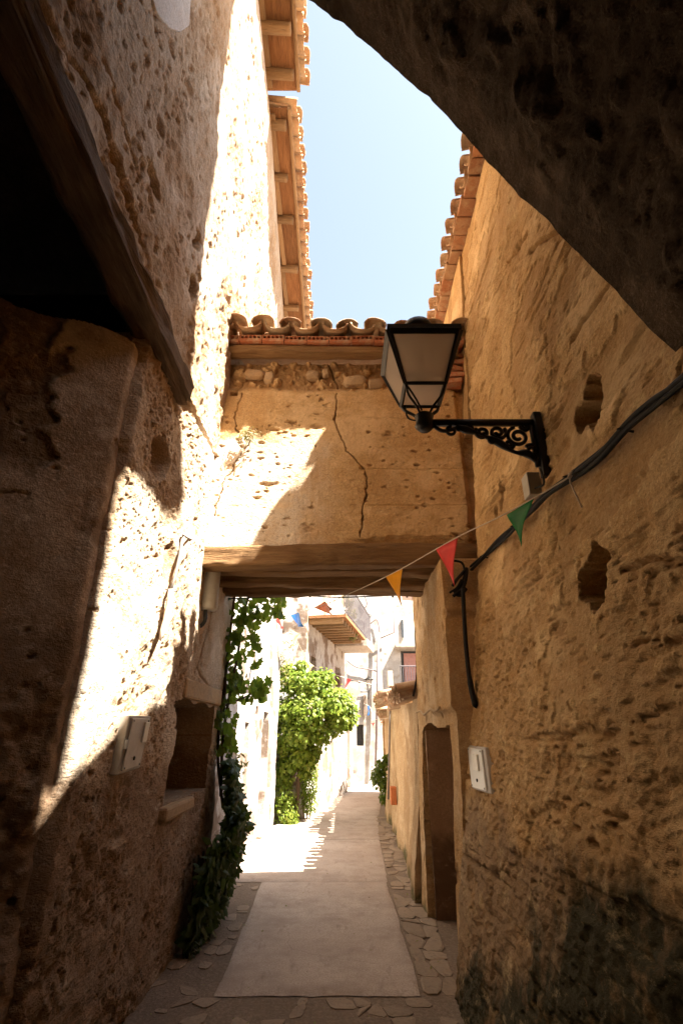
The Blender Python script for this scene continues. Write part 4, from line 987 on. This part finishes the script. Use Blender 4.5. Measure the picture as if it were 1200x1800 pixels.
mb = MB(); mb.prism([(XW - .005, LYc - .03, 3.42), (XW - .005, LYc + .03, 3.42), (XW - .005, LYc + .045, 3.3), (XW - .005, LYc + .04, 3.1), (XW - .005, LYc + .025, 2.98), (XW - .005, LYc - .025, 2.98), (XW - .005, LYc - .04, 3.1), (XW - .005, LYc - .045, 3.3)], (.05, 0, 0)); under(mb.obj('wall_plate', M['iron'], None, bevel=.008), lamp)
mb = MB(); mb.tube(spline([(XW - .02, LYc - .03, 3.02), (XW - .015, LYc - .03, 2.92), tuple(onR(935, 860, .03))], 6), .006, 6); under(mb.obj('wire', M['cable'], None, True), lamp)
mb = MB(); mb.tube(spline([tuple(corner(-1, -1, 0)), (LXc - .06, LYc - .09, 3.47), (LXc - .02, LYc - .05, 3.41)], 6), .006, 6); mb.tube(spline([(LXc - .10, LYc + .1, 3.55), (LXc - .09, LYc + .06, 3.43), (LXc - .03, LYc + .02, 3.38)], 6), .006, 6); under(mb.obj('wire', M['cable'], None, True), lamp)

# ------------------------------------------------------------------ boxes and cables on the right wall
jb = onR(934, 855, .03)
mb = MB(); mb.box(-.04, .04, -.05, .05, -.075, .075)
tag(mb.obj('junction_box', M['plastic'], None, bevel=.006, loc=jb), 'small grey junction box on the ochre wall below the lantern bracket', 'junction box')
cb = thing('cable_bundle', 'thick twisted bundle of black cables sagging along the right ochre wall', 'cable', loc=tuple(onR(1000, 838)))
cpts = [(1330, 545), (1200, 668), (1150, 712), (1100, 752), (1050, 800), (1000, 838), (965, 866), (935, 898), (905, 925), (880, 948), (850, 978), (822, 1006), (812, 1020)]
C0 = spline([onR(px, py, .035 + (.02 if px < 850 else 0)) for px, py in cpts], 10)
for k in range(4):
    pts = []
    for i_, p in enumerate(C0):
        a = .9 * math.sin(i_ * .11 + k) + k * 1.6; rr = .014 + .009 * math.sin(i_ * .17 + k * 2.1)
        pts.append(p + Vector((rr * .7 * math.cos(a), 0, rr * math.sin(a))))
    mb = MB(); mb.tube(pts, .010 if k else .014, 6); under(mb.obj('cable', M['cable'], None, True), cb)
for px, py in ((1098, 754), (1000, 838), (905, 925), (850, 978)):
    p = onR(px, py, .03); mb = MB(); mb.tube([p + Vector((.03, 0, -.012)), p + Vector((-.03, 0, .0)), p + Vector((.03, 0, .02))], .006, 6); under(mb.obj('clip', M['cable'], None, True), cb)
p = [atY(px, py, 4.27) for px, py in ((812, 1020), (806, 1032), (800, 1040), (808, 1046), (818, 1034))]
mb = MB(); mb.tube(spline(p, 6), .02, 7); mb.tube(spline([atY(px, py, 4.26) for px, py in ((795, 1030), (803, 1018), (812, 1008), (820, 1000), (815, 1030), (796, 1048))], 6), .014, 7)
mb.tube(spline([atY(px, py, 4.26) for px, py in ((796, 985), (812, 990), (816, 1010), (806, 1030), (790, 1042))], 6), .010, 7); under(mb.obj('tangle', M['cable'], None, True), cb)
# hanging stub
hx = [(813, 1035), (815, 1080), (818, 1130), (823, 1180), (829, 1215), (836, 1245)]
mb = MB(); pts = spline([atY(px, py, 4.20 - .02 * i_) for i_, (px, py) in enumerate(hx)], 6)
mb.tube(pts, [.018] * (len(pts) - 10) + [.022 + .001 * (k % 2) for k in range(9)] + [.004], 8)
tag(mb.obj('hanging_cable', M['cable'], None, True), 'thick black cable end hanging straight down the right wall corner below the beam', 'cable')
mb = MB(); mb.tube(spline([atY(802, 1042, 4.6), atY(770, 1066, 5.4), atY(738, 1092, 6.1), atY(730, 1110, 6.3), atY(732, 1150, 6.35), atY(732, 1190, 6.35), atY(726, 1224, 6.35)], 8), .014, 6)
tag(mb.obj('wall_cable', M['cable'], None, True), 'thin black cable looping over the orange wall end and dropping down its corner', 'cable')
mb = MB(); mb.tube(spline([atY(380, 1053, 5.75), atY(470, 1050, 5.72), atY(545, 1048, 5.72), atY(600, 1050, 5.72), atY(700, 1046, 5.7), atY(760, 1043, 5.6), atY(800, 1036, 5.2)], 6), .007, 6)
for px in (545, 690, 715):
    p = atY(px, 1048, 5.715); mb.tube([p + Vector((0, 0, .012)), p - Vector((0, 0, .014))], .012, 6)
tag(mb.obj('beam_wire', M['cable'], None, True), 'thin dark wire strung along the underside of the rear bridge beam', 'wire')

def meter_box(label, group, corners, N, mat, seed):
    """flush cabinet: frame, door, viewing window, lock; corners = TL, TR, BR, BL on the wall"""
    c = [Vector(p) for p in corners]; n_ = Vector(N); ctr = sum(c, Vector()) / 4
    t_ = thing('meter_box', label, 'meter box', group, loc=ctr)
    def quad(a0, a1, b0, b1, lift):
        def P(a, b): return (c[0].lerp(c[1], a)).lerp(c[3].lerp(c[2], a), b) + n_ * lift
        return [P(a0, b0), P(a1, b0), P(a1, b1), P(a0, b1)]
    mb = MB(); mb.prism(quad(0, 1, 0, 1, -.06), n_ * .072); under(mb.obj('casing', M['frame'], None, bevel=.006), t_)
    mb = MB(); mb.prism(quad(.10, .86, .05, .95, .0125), n_ * .012); under(mb.obj('door', M[mat], None, bevel=.005), t_)
    return t_, quad
lm = [onL for onL in (atX(225, 1257, -1.27), atX(263, 1259, -1.27), atX(243, 1350, -1.27), atX(203, 1363, -1.27))]
t_, quad = meter_box('grey plastic meter cabinet on the left wall below the sunlit patch', 'meter boxes', lm, (1, 0, 0), 'metergrey', 1)
mb = MB(); mb.prism(quad(.64, .84, .12, .50, .025), Vector((.012, 0, 0))); under(mb.obj('window', M['meterlight'], None, bevel=.003), t_)
mb = MB(); mb.prism(quad(.02, .11, .42, .58, .0125), Vector((.012, 0, 0))); under(mb.obj('latch', M['dullmetal']), t_)
rm = [onR(823, 1309, -.015), onR(855, 1314, -.015), onR(866, 1396, -.015), onR(832, 1386, -.015)]
t_, quad = meter_box('pale meter cabinet with a bright viewing window set in the right wall beside the doorway', 'meter boxes', rm, (-1, 0, -.1), 'meterlight', 2)
mb = MB(); mb.prism(quad(.40, .68, .18, .55, .025), Vector((-.012, 0, 0))); under(mb.obj('window', M['bulb'], None, bevel=.003), t_)
# grey tube box by the beam, conduit on the left wall
tb = thing('cable_box', 'long grey plastic cable box hung under the left end of the front beam', 'cable box', loc=tuple(atY(368, 1035, 4.72)))
q0, q1 = atY(374, 993, 4.72), atY(366, 1073, 4.72)
mb = MB(); dz = q0 - q1
mb.tube([q1, q1 + dz * .04, q1 + dz * .96, q0], [.066, .082, .082, .066], 18); under(mb.obj('body', M['plastic'], None, True), tb)
mb = MB(); mb.tube(spline([q1 + Vector((-.05, -.02, .03)), q1 + Vector((-.085, -.02, -.07)), q1 + Vector((-.06, -.02, -.15)), q1 + Vector((-.015, -.02, -.10)), q1 + Vector((-.02, -.02, .01))], 7), .018, 8); under(mb.obj('cable_loop', M['green_tube'], None, True), tb)
mb = MB(); mb.tube(spline([q0 + Vector((-.05, .0, 0)), atY(350, 975, 4.44), atY(350, 955, 4.44), atX(330, 945, -1.22), atX(322, 940, -1.22)], 6), .008, 6); under(mb.obj('feed_wire', M['wire'], None, True), tb)
cd = thing('conduit', 'pale conduit pipe running slanted down the sunlit left wall', 'pipe', loc=tuple(atX(300, 1050, -1.22)))
P5 = [atX(px, py, -1.225) for px, py in ((323, 938), (316, 975), (308, 1012), (301, 1036), (299, 1055), (293, 1090), (287, 1108), (282, 1126))]
mb = MB(); mb.tube(P5[:4], .012, 8); under(mb.obj('pipe', M['wire'], None, True), cd)
mb = MB(); mb.tube(P5[3:], [.018, .024, .024, .02, .006], 10); under(mb.obj('sleeve', M['conduit'], None, True), cd)
mb = MB()
for k in (3, 4): mb.tube([P5[k] + Vector((-.04, .0, 0)), P5[k] + Vector((.03, 0, 0)), P5[k] + Vector((.03, .05, 0)), P5[k] + Vector((-.04, .05, 0))], .006, 6)
under(mb.obj('clip', M['dullmetal'], None, True), cd)

# ------------------------------------------------------------------ bunting
def on_plane(px, py, x0, y0, slope):                          # vertical plane X = x0 + slope*(Y-y0)
    r = ray(px, py); m = r.x / r.y; Y = (x0 - slope * y0) / (m - slope); t_ = Y / r.y
    return Vector((r.x * t_, Y, EYE + r.z * t_))
def bunting(label, plane, line, flags, r=.004, thick=.0015):
    P = lambda px, py: on_plane(px, py, *plane)
    L = [P(*q) for q in line]; t_ = thing('bunting', label, 'bunting', 'bunting over the alley', loc=L[0])
    mb = MB(); mb.tube(spline(L, 6), r, 5); under(mb.obj('string', M['string'], None, True), t_)
    nrm = Vector((1, -plane[2], 0)).normalized()
    for col, pts, wob in flags:
        q = [P(*k) for k in pts]
        # subdivided fan so that the cloth can curl
        n = 7; v = []; f = []
        if len(q) == 3: a, b_, c = q; rows = [(a.lerp(c, k / n), b_.lerp(c, k / n)) for k in range(n + 1)]
        else: a, b_, c, d = q; rows = [(a.lerp(d, k / n), b_.lerp(c, k / n)) for k in range(n + 1)]
        for j, (A_, B_) in enumerate(rows):
            for i_ in range(n + 1):
                p = A_.lerp(B_, i_ / n); w = wob * (j / n) * (1 - j / n if len(q) == 3 else 1) * 2 * math.sin(i_ / n * 3.1 + j * .35) + .5 * wob * (j / n) ** 2
                v.append(p + nrm * w)
        for j in range(n):
            for i_ in range(n): f.append((j * (n + 1) + i_, j * (n + 1) + i_ + 1, (j + 1) * (n + 1) + i_ + 1, (j + 1) * (n + 1) + i_))
        mb = MB(); mb.add(v, f); me = mb.me('pennant', True, False); o = link('pennant', me, M['flag_' + col]); under(o, t_)
        s_ = o.modifiers.new('solidify', 'SOLIDIFY'); s_.thickness = thick
        o['label'] = {'green': 'dark green pennant', 'red': 'red pennant', 'yellow': 'golden yellow pennant', 'orange': 'orange pennant folded by wind', 'blue': 'blue pennant', 'palegreen': 'pale green pennant', 'lightblue': 'light blue pennant', 'paleyellow': 'pale yellow pennant'}[col]
    return t_
a = onR(1000, 838, .05)
pl1 = (a.x, a.y, -.37)
b1 = bunting('nearest string of bunting from the cable on the ochre wall down under the bridge', pl1,
        [(1004, 836), (937, 876), (870, 912), (800, 946), (705, 1000), (640, 1032), (610, 1045), (575, 1061), (525, 1077), (485, 1087), (470, 1088)],
        [('green', ((890, 905), (938, 876), (911, 960)), .04), ('red', ((766, 965), (804, 946), (795, 1030)), .03), ('yellow', ((678, 1014), (707, 1000), (703, 1066)), .03),
         ('orange', ((552, 1068), (571, 1057), (590, 1071), (580, 1083)), .03), ('blue', ((511, 1081), (524, 1076), (538, 1102), (518, 1102)), .03), ('red', ((484, 1090), (490, 1086), (502, 1104), (491, 1106)), .03)])
a = onR(1004, 836, .05); mb = MB(); e = onR(1022, 892, .03)
mb.tube(spline([a, a.lerp(e, .4) + Vector((-.02, 0, .03)), e], 5), .004, 5); mb.tube([a + Vector((0, -.02, .02)), a + Vector((-.02, 0, -.015)), a + Vector((0, .02, .02))], .005, 5); under(mb.obj('loose_end', M['string'], None, True), b1)
bunting('second string of bunting in the sun above the leafy bush and the balcony house', (-.95, 11.0, .25), [(497, 1118), (515, 1115), (545, 1166), (580, 1183), (606, 1191), (625, 1196), (660, 1205)],
        [('palegreen', ((513, 1108), (525, 1114), (513, 1138)), .05), ('paleyellow', ((541, 1166), (551, 1170), (544, 1182)), .03), ('lightblue', ((571, 1180), (588, 1183), (586, 1190), (574, 1195)), .03), ('red', ((608, 1191), (618, 1194), (604, 1214)), .03)], .006, .003)
bunting('farthest string of bunting, small blue and red pennants before the white houses', (.9, 16, -.02), [(625, 1232), (648, 1241), (655, 1262), (668, 1264), (682, 1262)],
        [('blue', ((646, 1240), (650, 1241), (649, 1258), (646, 1257)), .03), ('red', ((653, 1271), (659, 1270), (655, 1279)), .03), ('orange', ((669, 1269), (673, 1268), (668, 1277)), .03)], .006, .003)

# far street lamp on the white house
fl = thing('street_lamp', 'small distant bracket lantern on the white house at the end of the lane', 'lamp', loc=tuple(atY(648, 1205, 19.5)))
c_ = atY(648, 1200, 19.6)
mb = MB(); mb.tube([c_ + Vector((0, 0, .22)), c_ + Vector((0, 0, .14)), c_ + Vector((0, 0, .10))], [.02, .12, .19], 8); under(mb.obj('lamp_shade', M['iron'], None, True), fl)
mb = MB()
for k in range(4):
    a = k * math.pi / 2 + .8; mb.tube([c_ + Vector((.15 * math.cos(a), .15 * math.sin(a), .1)), c_ + Vector((.07 * math.cos(a), .07 * math.sin(a), -.2))], .012, 5)
under(mb.obj('frame', M['iron']), fl)
mb = MB(); mb.tube([c_ + Vector((0, 0, .1)), c_ + Vector((0, 0, -.19))], [.13, .065], 4); under(mb.obj('pane', M['glass']), fl)
e = c_ + Vector((0, 0, -.28)); mb = MB(); mb.tube([e, e + Vector((0, .55, 0))], .02, 6); mb.tube([e + Vector((0, .1, 0)), e + Vector((0, .55, -.25))], .016, 6); mb.tube([e + Vector((-.3, .54, 0)), e + Vector((0, .54, 0))], .02, 6); under(mb.obj('bracket', M['iron']), fl)

# ------------------------------------------------------------------ plants
def leaf_mesh(name, size, lobes=5, seed=0):
    rr = random.Random(seed); v = [(0, 0, 0)]; n = lobes * 2 + 2
    outline = [(.0, -.12), (.28, -.18), (.52, .05), (.36, .22), (.46, .50), (.20, .52), (0, .92), (-.20, .52), (-.46, .50), (-.36, .22), (-.52, .05), (-.28, -.18)]
    for x, y in outline: v.append((x * size * rr.uniform(.9, 1.1), y * size, -abs(x) * size * .35 - .25 * size * max(0, y - .3) ** 2 + rr.uniform(-.02, .02) * size))
    v[0] = (0, .2 * size, .02 * size); m = len(outline)
    mb = MB(); mb.add(v, [(0, 1 + k, 1 + (k + 1) % m) for k in range(m)]); return mb.me(name, False, False)
def leaves(name, C, N_, size, seed, mat, root, kind=True, aspect=.55):
    """many folded leaves in one mesh: centres C, facing roughly along N_"""
    rs = np.random.RandomState(seed); n = len(C); C = np.asarray(C, float); N_ = np.asarray(N_, float) + rs.normal(0, .55, (n, 3)); N_ /= np.linalg.norm(N_, axis=1)[:, None]
    t_ = rs.normal(0, 1, (n, 3)) + np.array([0, 0, -.8]); t_ -= N_ * (t_ * N_).sum(1)[:, None]; t_ /= np.linalg.norm(t_, axis=1)[:, None]; s_ = np.cross(N_, t_)
    L = size * rs.uniform(.45, 1.4, n)[:, None]; W = L * aspect
    P = np.stack([C, C + t_ * L * .35 + s_ * W * .5 - N_ * L * .06, C + t_ * L * .8 + s_ * W * .28 - N_ * L * .10, C + t_ * L * 1.05 - N_ * L * .16, C + t_ * L * .8 - s_ * W * .28 - N_ * L * .10, C + t_ * L * .35 - s_ * W * .5 - N_ * L * .06, C + t_ * L * .5], 1)
    F = np.array([[0, 1, 6], [1, 2, 6], [2, 3, 6], [3, 4, 6], [4, 5, 6], [5, 0, 6]])
    Q = (np.arange(n)[:, None, None] * 7 + F[None]).reshape(-1, 3)
    o = link(name, mesh_np(name, P.reshape(-1, 3), Q, False), M[mat]); under(o, root)
    if kind: o['kind'] = 'stuff'
    return o
LEAF = []
for k in range(5):
    me = leaf_mesh('leaf', .105, seed=k); me.materials.append(M['leaf']); LEAF.append(me)
vine = thing('climbing_vine', 'climbing vine with big leaves and one pink rose under the left bridge end', 'vine', loc=(-1.15, 5.9, 0))
rn = random.Random(77)
def vpt(px, py, Y): return atY(px, py, Y)
stems = [[(392, 1420, 5.85), (383, 1330, 5.9), (388, 1250, 5.9), (398, 1180, 5.9), (405, 1110, 5.95), (412, 1050, 6.0), (418, 990, 6.0)], [(388, 1400, 5.9), (392, 1300, 5.9), (404, 1220, 6.0), (418, 1150, 6.0), (428, 1080, 6.1), (440, 1040, 6.1)],
         [(396, 1240, 5.9), (420, 1230, 6.1), (445, 1218, 6.2), (470, 1200, 6.3)], [(420, 1060, 6.0), (445, 1056, 6.1), (470, 1066, 6.2), (490, 1072, 6.2)], [(400, 1120, 5.95), (398, 1180, 5.9), (394, 1260, 5.85)]]
mb = MB()
for s_ in stems: mb.tube(spline([vpt(*p) for p in s_], 6), .010 if len(s_) < 6 else .016, 6)
under(mb.obj('stem', M['bark'], None, True), vine)
zones = [((392, 1052), (470, 1100), 70, 6.0), ((470, 1050), (498, 1090), 26, 6.15), ((400, 1100), (455, 1140), 40, 6.0), ((396, 1140), (432, 1220), 45, 5.95), ((400, 1200), (478, 1240), 50, 6.2), ((380, 1230), (415, 1330), 55, 5.9), ((440, 1130), (455, 1175), 7, 6.1)]
for (xa, ya), (xb, yb), n, Y in zones:
    for k in range(n):
        p = vpt(rn.uniform(xa, xb), rn.uniform(ya, yb), Y + rn.uniform(-.25, .25))
        o = bpy.data.objects.new('leaf', rn.choice(LEAF)); COL.objects.link(o); o.location = p
        o.rotation_euler = (rn.uniform(.9, 2.2), rn.uniform(-.5, .5), rn.uniform(-1.3, 1.3)); s_ = rn.uniform(.6, 1.25); o.scale = (s_, s_, s_); under(o, vine)
mb = MB(); c_ = vpt(425, 1124, 5.9)
for k in range(9):
    a = k * 2.4; r_ = .012 + .003 * k; mb.add([c_ + Vector((r_ * math.cos(a + d) * q, r_ * math.sin(a + d) * q, .04 * h)) for d, q, h in ((-.6, .6, -.6), (.6, .6, -.6), (.5, 1.2, .5), (0, 1.35, .75), (-.5, 1.2, .5))], [(0, 1, 2, 3, 4)])
under(mb.obj('rose', M['rose'], None, True), vine)
# dark ivy falling over the foot of the wall
ivy = thing('ivy', 'dark ivy mass tumbling down the foot of the left wall to the path', 'ivy', loc=(-1.25, 5.3, 0))
rs = np.random.RandomState(4); n = 6200
yy = rs.uniform(5.0, 6.25, n); zz = rs.uniform(.02, 1.5, n)
bul = .07 + .30 * np.clip(1 - np.abs(zz - .75) / .95, 0, 1) * np.clip(1.15 - np.abs(yy - 5.6) / 1.0, 0, 1) * (.7 + .6 * fbm(yy * 3, zz * 3, None, 3, 9))
top = .62 + .68 * sstep(5.0, 6.0, yy) + .25 * (fbm(yy * 4, yy * 0, None, 2, 6) - .5); keep = zz < top
C = np.stack([LX + bul * rs.uniform(.55, 1.05, n) + .02, yy, zz], 1)[keep]
leaves('foliage', C, np.tile([1, -.35, .25], (len(C), 1)), .085, 5, 'ivy', ivy)
mb = MB()
for k in range(6):
    y0 = 5.1 + k * .16; mb.tube(spline([(LX + .05, y0, .0), (LX + .07, y0 + .04, .25), (LX + .06, y0 + .08, .45), (LX + .04, y0 + .1, .62)], 5), .010, 5)
under(mb.obj('stem', M['bark'], None, True), ivy)
# leafy bush in the sun
bush = thing('bush_tree', 'bright green leafy bush tree trained over the white wall in the sun', 'tree', loc=(-.85, 11.6, 0))
rs = np.random.RandomState(8)
def clump(px, py, Y, r, n, sq=.8):
    c_ = np.array(atY(px, py, Y)); d = rs.normal(0, 1, (n, 3)); d /= np.linalg.norm(d, axis=1)[:, None]; q = rs.uniform(.35, 1, n) ** .6 * (1 + .22 * (rs.uniform(0, 1, n) > .86) + .25 * (fbm(d[:, 0] * 2 + px, d[:, 1] * 2 + py, d[:, 2] * 2, 3, 5) - .5))
    return c_ + d * q[:, None] * r * np.array([1, 1, sq]), d
Cs, Ns = [], []
for px, py, Y, r, n in ((520, 1200, 11.5, .34, 800), (555, 1205, 11.4, .40, 1000), (590, 1235, 11.3, .40, 1000), (545, 1250, 11.3, .45, 1200), (510, 1250, 11.5, .36, 900), (600, 1265, 11.3, .30, 600), (525, 1290, 11.4, .40, 900), (500, 1310, 11.5, .24, 400), (565, 1285, 11.4, .32, 600), (530, 1330, 11.5, .26, 400), (612, 1245, 11.3, .2, 260), (505, 1180, 11.6, .18, 220), (540, 1335, 11.6, .24, 420), (505, 1345, 11.6, .22, 380), (552, 1320, 11.5, .16, 200), (535, 1360, 11.6, .14, 160), (500, 1365, 11.6, .18, 260), (572, 1190, 11.4, .2, 220), (618, 1262, 11.3, .13, 120), (488, 1275, 11.6, .16, 160), (530, 1168, 11.5, .14, 120)):
    a, d = clump(px, py, Y, r, n); Cs.append(a); Ns.append(d)
leaves('crown', np.concatenate(Cs), np.concatenate(Ns) + np.array([.2, -.2, .5]), .085, 6, 'bush', bush, False, .75)
mb = MB()
for pts in ([(520, 1440, 11.6), (524, 1380, 11.6), (528, 1330, 11.6), (545, 1260, 11.5), (560, 1215, 11.5)], [(527, 1345, 11.6), (512, 1290, 11.6), (506, 1240, 11.6)], [(530, 1320, 11.6), (570, 1285, 11.5), (598, 1260, 11.4)]):
    pp = spline([atY(*p) for p in pts], 5); mb.tube(pp, [.05 * (1 - .7 * k / len(pp)) for k in range(len(pp))], 7)
under(mb.obj('trunk', M['bark'], None, True), bush)
for lab, specs, sz, loc, m_ in (('light green shrub at the foot of the white wall, left of the pair', ((500, 1400, 11.5, .24, 700), (505, 1425, 11.5, .24, 700), (495, 1370, 11.6, .16, 300), (512, 1440, 11.4, .16, 260)), .06, (-1.2, 11.5, 0), 'bush'),
                            ('narrow green shrub beside the rubble wall, right of the pair', ((542, 1385, 12, .20, 600), (545, 1410, 12, .19, 500), (548, 1360, 12.1, .16, 350)), .055, (-.7, 12, 0), 'bush')):
    s_ = thing('shrub', lab, 'shrub', 'shrubs at the foot of the wall', loc=loc); Cs, Ns = [], []
    for a_ in specs: a, d = clump(*a_, sq=1.2); Cs.append(a); Ns.append(d)
    C = np.concatenate(Cs); C[:, 2] = np.maximum(C[:, 2], .02)
    leaves('foliage', C, np.concatenate(Ns) + np.array([.2, -.2, .4]), sz, 7, m_, s_, False, .45)
    mb = MB()
    for k in range(4):
        a = k * 1.6; mb.tube([(loc[0] + .05 * math.cos(a), loc[1] + .05 * math.sin(a), 0), (loc[0] + .12 * math.cos(a), loc[1] + .12 * math.sin(a), .5)], .012, 5)
    under(mb.obj('stem', M['bark'], None, True), s_)
sp = thing('wall_plant', 'dark green plant leaning out from the right wall where the lane bends', 'plant', loc=(.95, 13, 0))
Cs, Ns = [], []
for a_ in ((668, 1350, 12.9, .16, 200), (662, 1365, 12.9, .15, 180), (672, 1375, 12.9, .16, 200), (674, 1400, 12.9, .12, 120), (680, 1335, 12.9, .12, 120)):
    a, d = clump(*a_, sq=1.1); Cs.append(a); Ns.append(d)
leaves('foliage', np.concatenate(Cs), np.concatenate(Ns) + np.array([-.3, -.3, .2]), .10, 9, 'leaf', sp, False, .45)
mb = MB(); mb.tube([atY(682, 1410, 12.95), atY(676, 1370, 12.95), atY(672, 1340, 12.95)], .012, 6); under(mb.obj('stem', M['bark'], None, True), sp)
# dry weeds on the white wall and over the balcony
wd = thing('wall_weeds', 'dry reddish weeds growing from the top of the white wall behind the vine', 'weeds', loc=(-1.3, 10, 3))
Cs, Ns = [], []
for a_ in ((500, 1160, 11.2, .22, 120), (510, 1130, 11.3, .15, 60), (495, 1190, 11.2, .18, 80), (418, 1345, 7.0, .12, 80)):
    a, d = clump(*a_, sq=1.3); Cs.append(a); Ns.append(d)
leaves('foliage', np.concatenate(Cs), np.concatenate(Ns), .07, 10, 'dry', wd, False, .3)
bpn = thing('balcony_plant', 'trailing plant with yellow and green leaves over the end of the timber balcony', 'plant', loc=(.4, 14, 4.2))
Cs, Ns = [], []
for a_ in ((612, 1060, 14, .14, 150), (616, 1080, 14, .16, 200), (618, 1100, 14, .15, 200), (620, 1118, 14, .10, 100), (608, 1045, 14, .12, 80)):
    a, d = clump(*a_, sq=1.2); Cs.append(a); Ns.append(d)
leaves('foliage', np.concatenate(Cs), np.concatenate(Ns), .08, 12, 'dry', bpn, False, .5)
mb = MB(); mb.tube([atY(612, 1050, 14), atY(616, 1085, 14), atY(620, 1125, 14)], .012, 5); under(mb.obj('stem', M['bark']), bpn)
# weeds on the bridge wall

tf = thing('wall_tuft', 'small dry tuft of weeds rooted in the cracked bridge wall beside the sunlit patch', 'weeds', loc=tuple(atY(437, 762, 4.46)))
c_ = np.array(atY(437, 765, 4.45)); rs = np.random.RandomState(3); d_ = rs.normal(0, 1, (110, 3)); d_[:, 1] = -np.abs(d_[:, 1]) * .5
leaves('foliage', c_ + d_ * np.array([.055, .03, .045]), d_ + np.array([0, -.6, .2]), .045, 14, 'dry', tf, False, .22)
mb = MB(); mb.tube([tuple(c_ + [0, .06, 0]), tuple(c_ + [.01, -.01, -.05]), tuple(c_ + [.03, -.02, -.16])], .004, 5); under(mb.obj('stem', M['bark']), tf)

rs = np.random.RandomState(12); n = 46
C = np.stack([rs.uniform(-1.2, .75, n), 4 + rs.uniform(0, 1, n) ** 1.5 * 5, np.full(n, .022)], 1)
t_ = thing('leaf_litter', 'scattered dry leaf bits lying on the concrete path', 'litter'); t_['kind'] = 'stuff'
lo = leaves('leaf', C, np.tile([0, 0, 3.], (n, 1)), .028, 15, 'dry', t_, True, .5)

# loose house cables on the far white house
for lab, pts in (('dark cable squiggle hanging loose high on the far white house', [(640, 1046), (645, 1062), (638, 1074), (652, 1082), (641, 1092), (640, 1112)]),
                 ('short bent cable on the far white house left of the long drain pipe', [(651, 1096), (661, 1089), (665, 1098), (667, 1112)]),
                 ('thin cable sagging across the far white house above the small lantern', [(606, 1158), (625, 1172), (645, 1176), (662, 1180)])):
    mb = MB(); mb.tube(spline([atY(px, py, 20.1) for px, py in pts], 5), .022, 5)
    tag(mb.obj('wall_cable', M['pipe'], None, True), lab, 'cable', 'cables on the far house')

for o in [o for o in bpy.data.objects if o.name.startswith('meter_box')]:
    box = [c for c in o.children if c.name.startswith('door')][0]; vs_ = [v.co.copy() for v in box.data.vertices]
    right = vs_[0].x > 0; nrm = Vector((-1, 0, -.1)) if right else Vector((1, 0, 0)); q = vs_[4:8]
    for a_, b_ in ((.06, .05), (.94, .05), (.06, .95), (.94, .95)):
        p = q[0].lerp(q[1], a_).lerp(q[3].lerp(q[2], a_), b_); mb = MB(); mb.tube([p, p + nrm * .004], .006, 8); under(mb.obj('screw', M['dullmetal']), o)
    p = q[0].lerp(q[1], .5).lerp(q[3].lerp(q[2], .5), .8); mb = MB(); mb.tube([p, p + nrm * .006], .011, 10); under(mb.obj('lock', M['cable']), o)
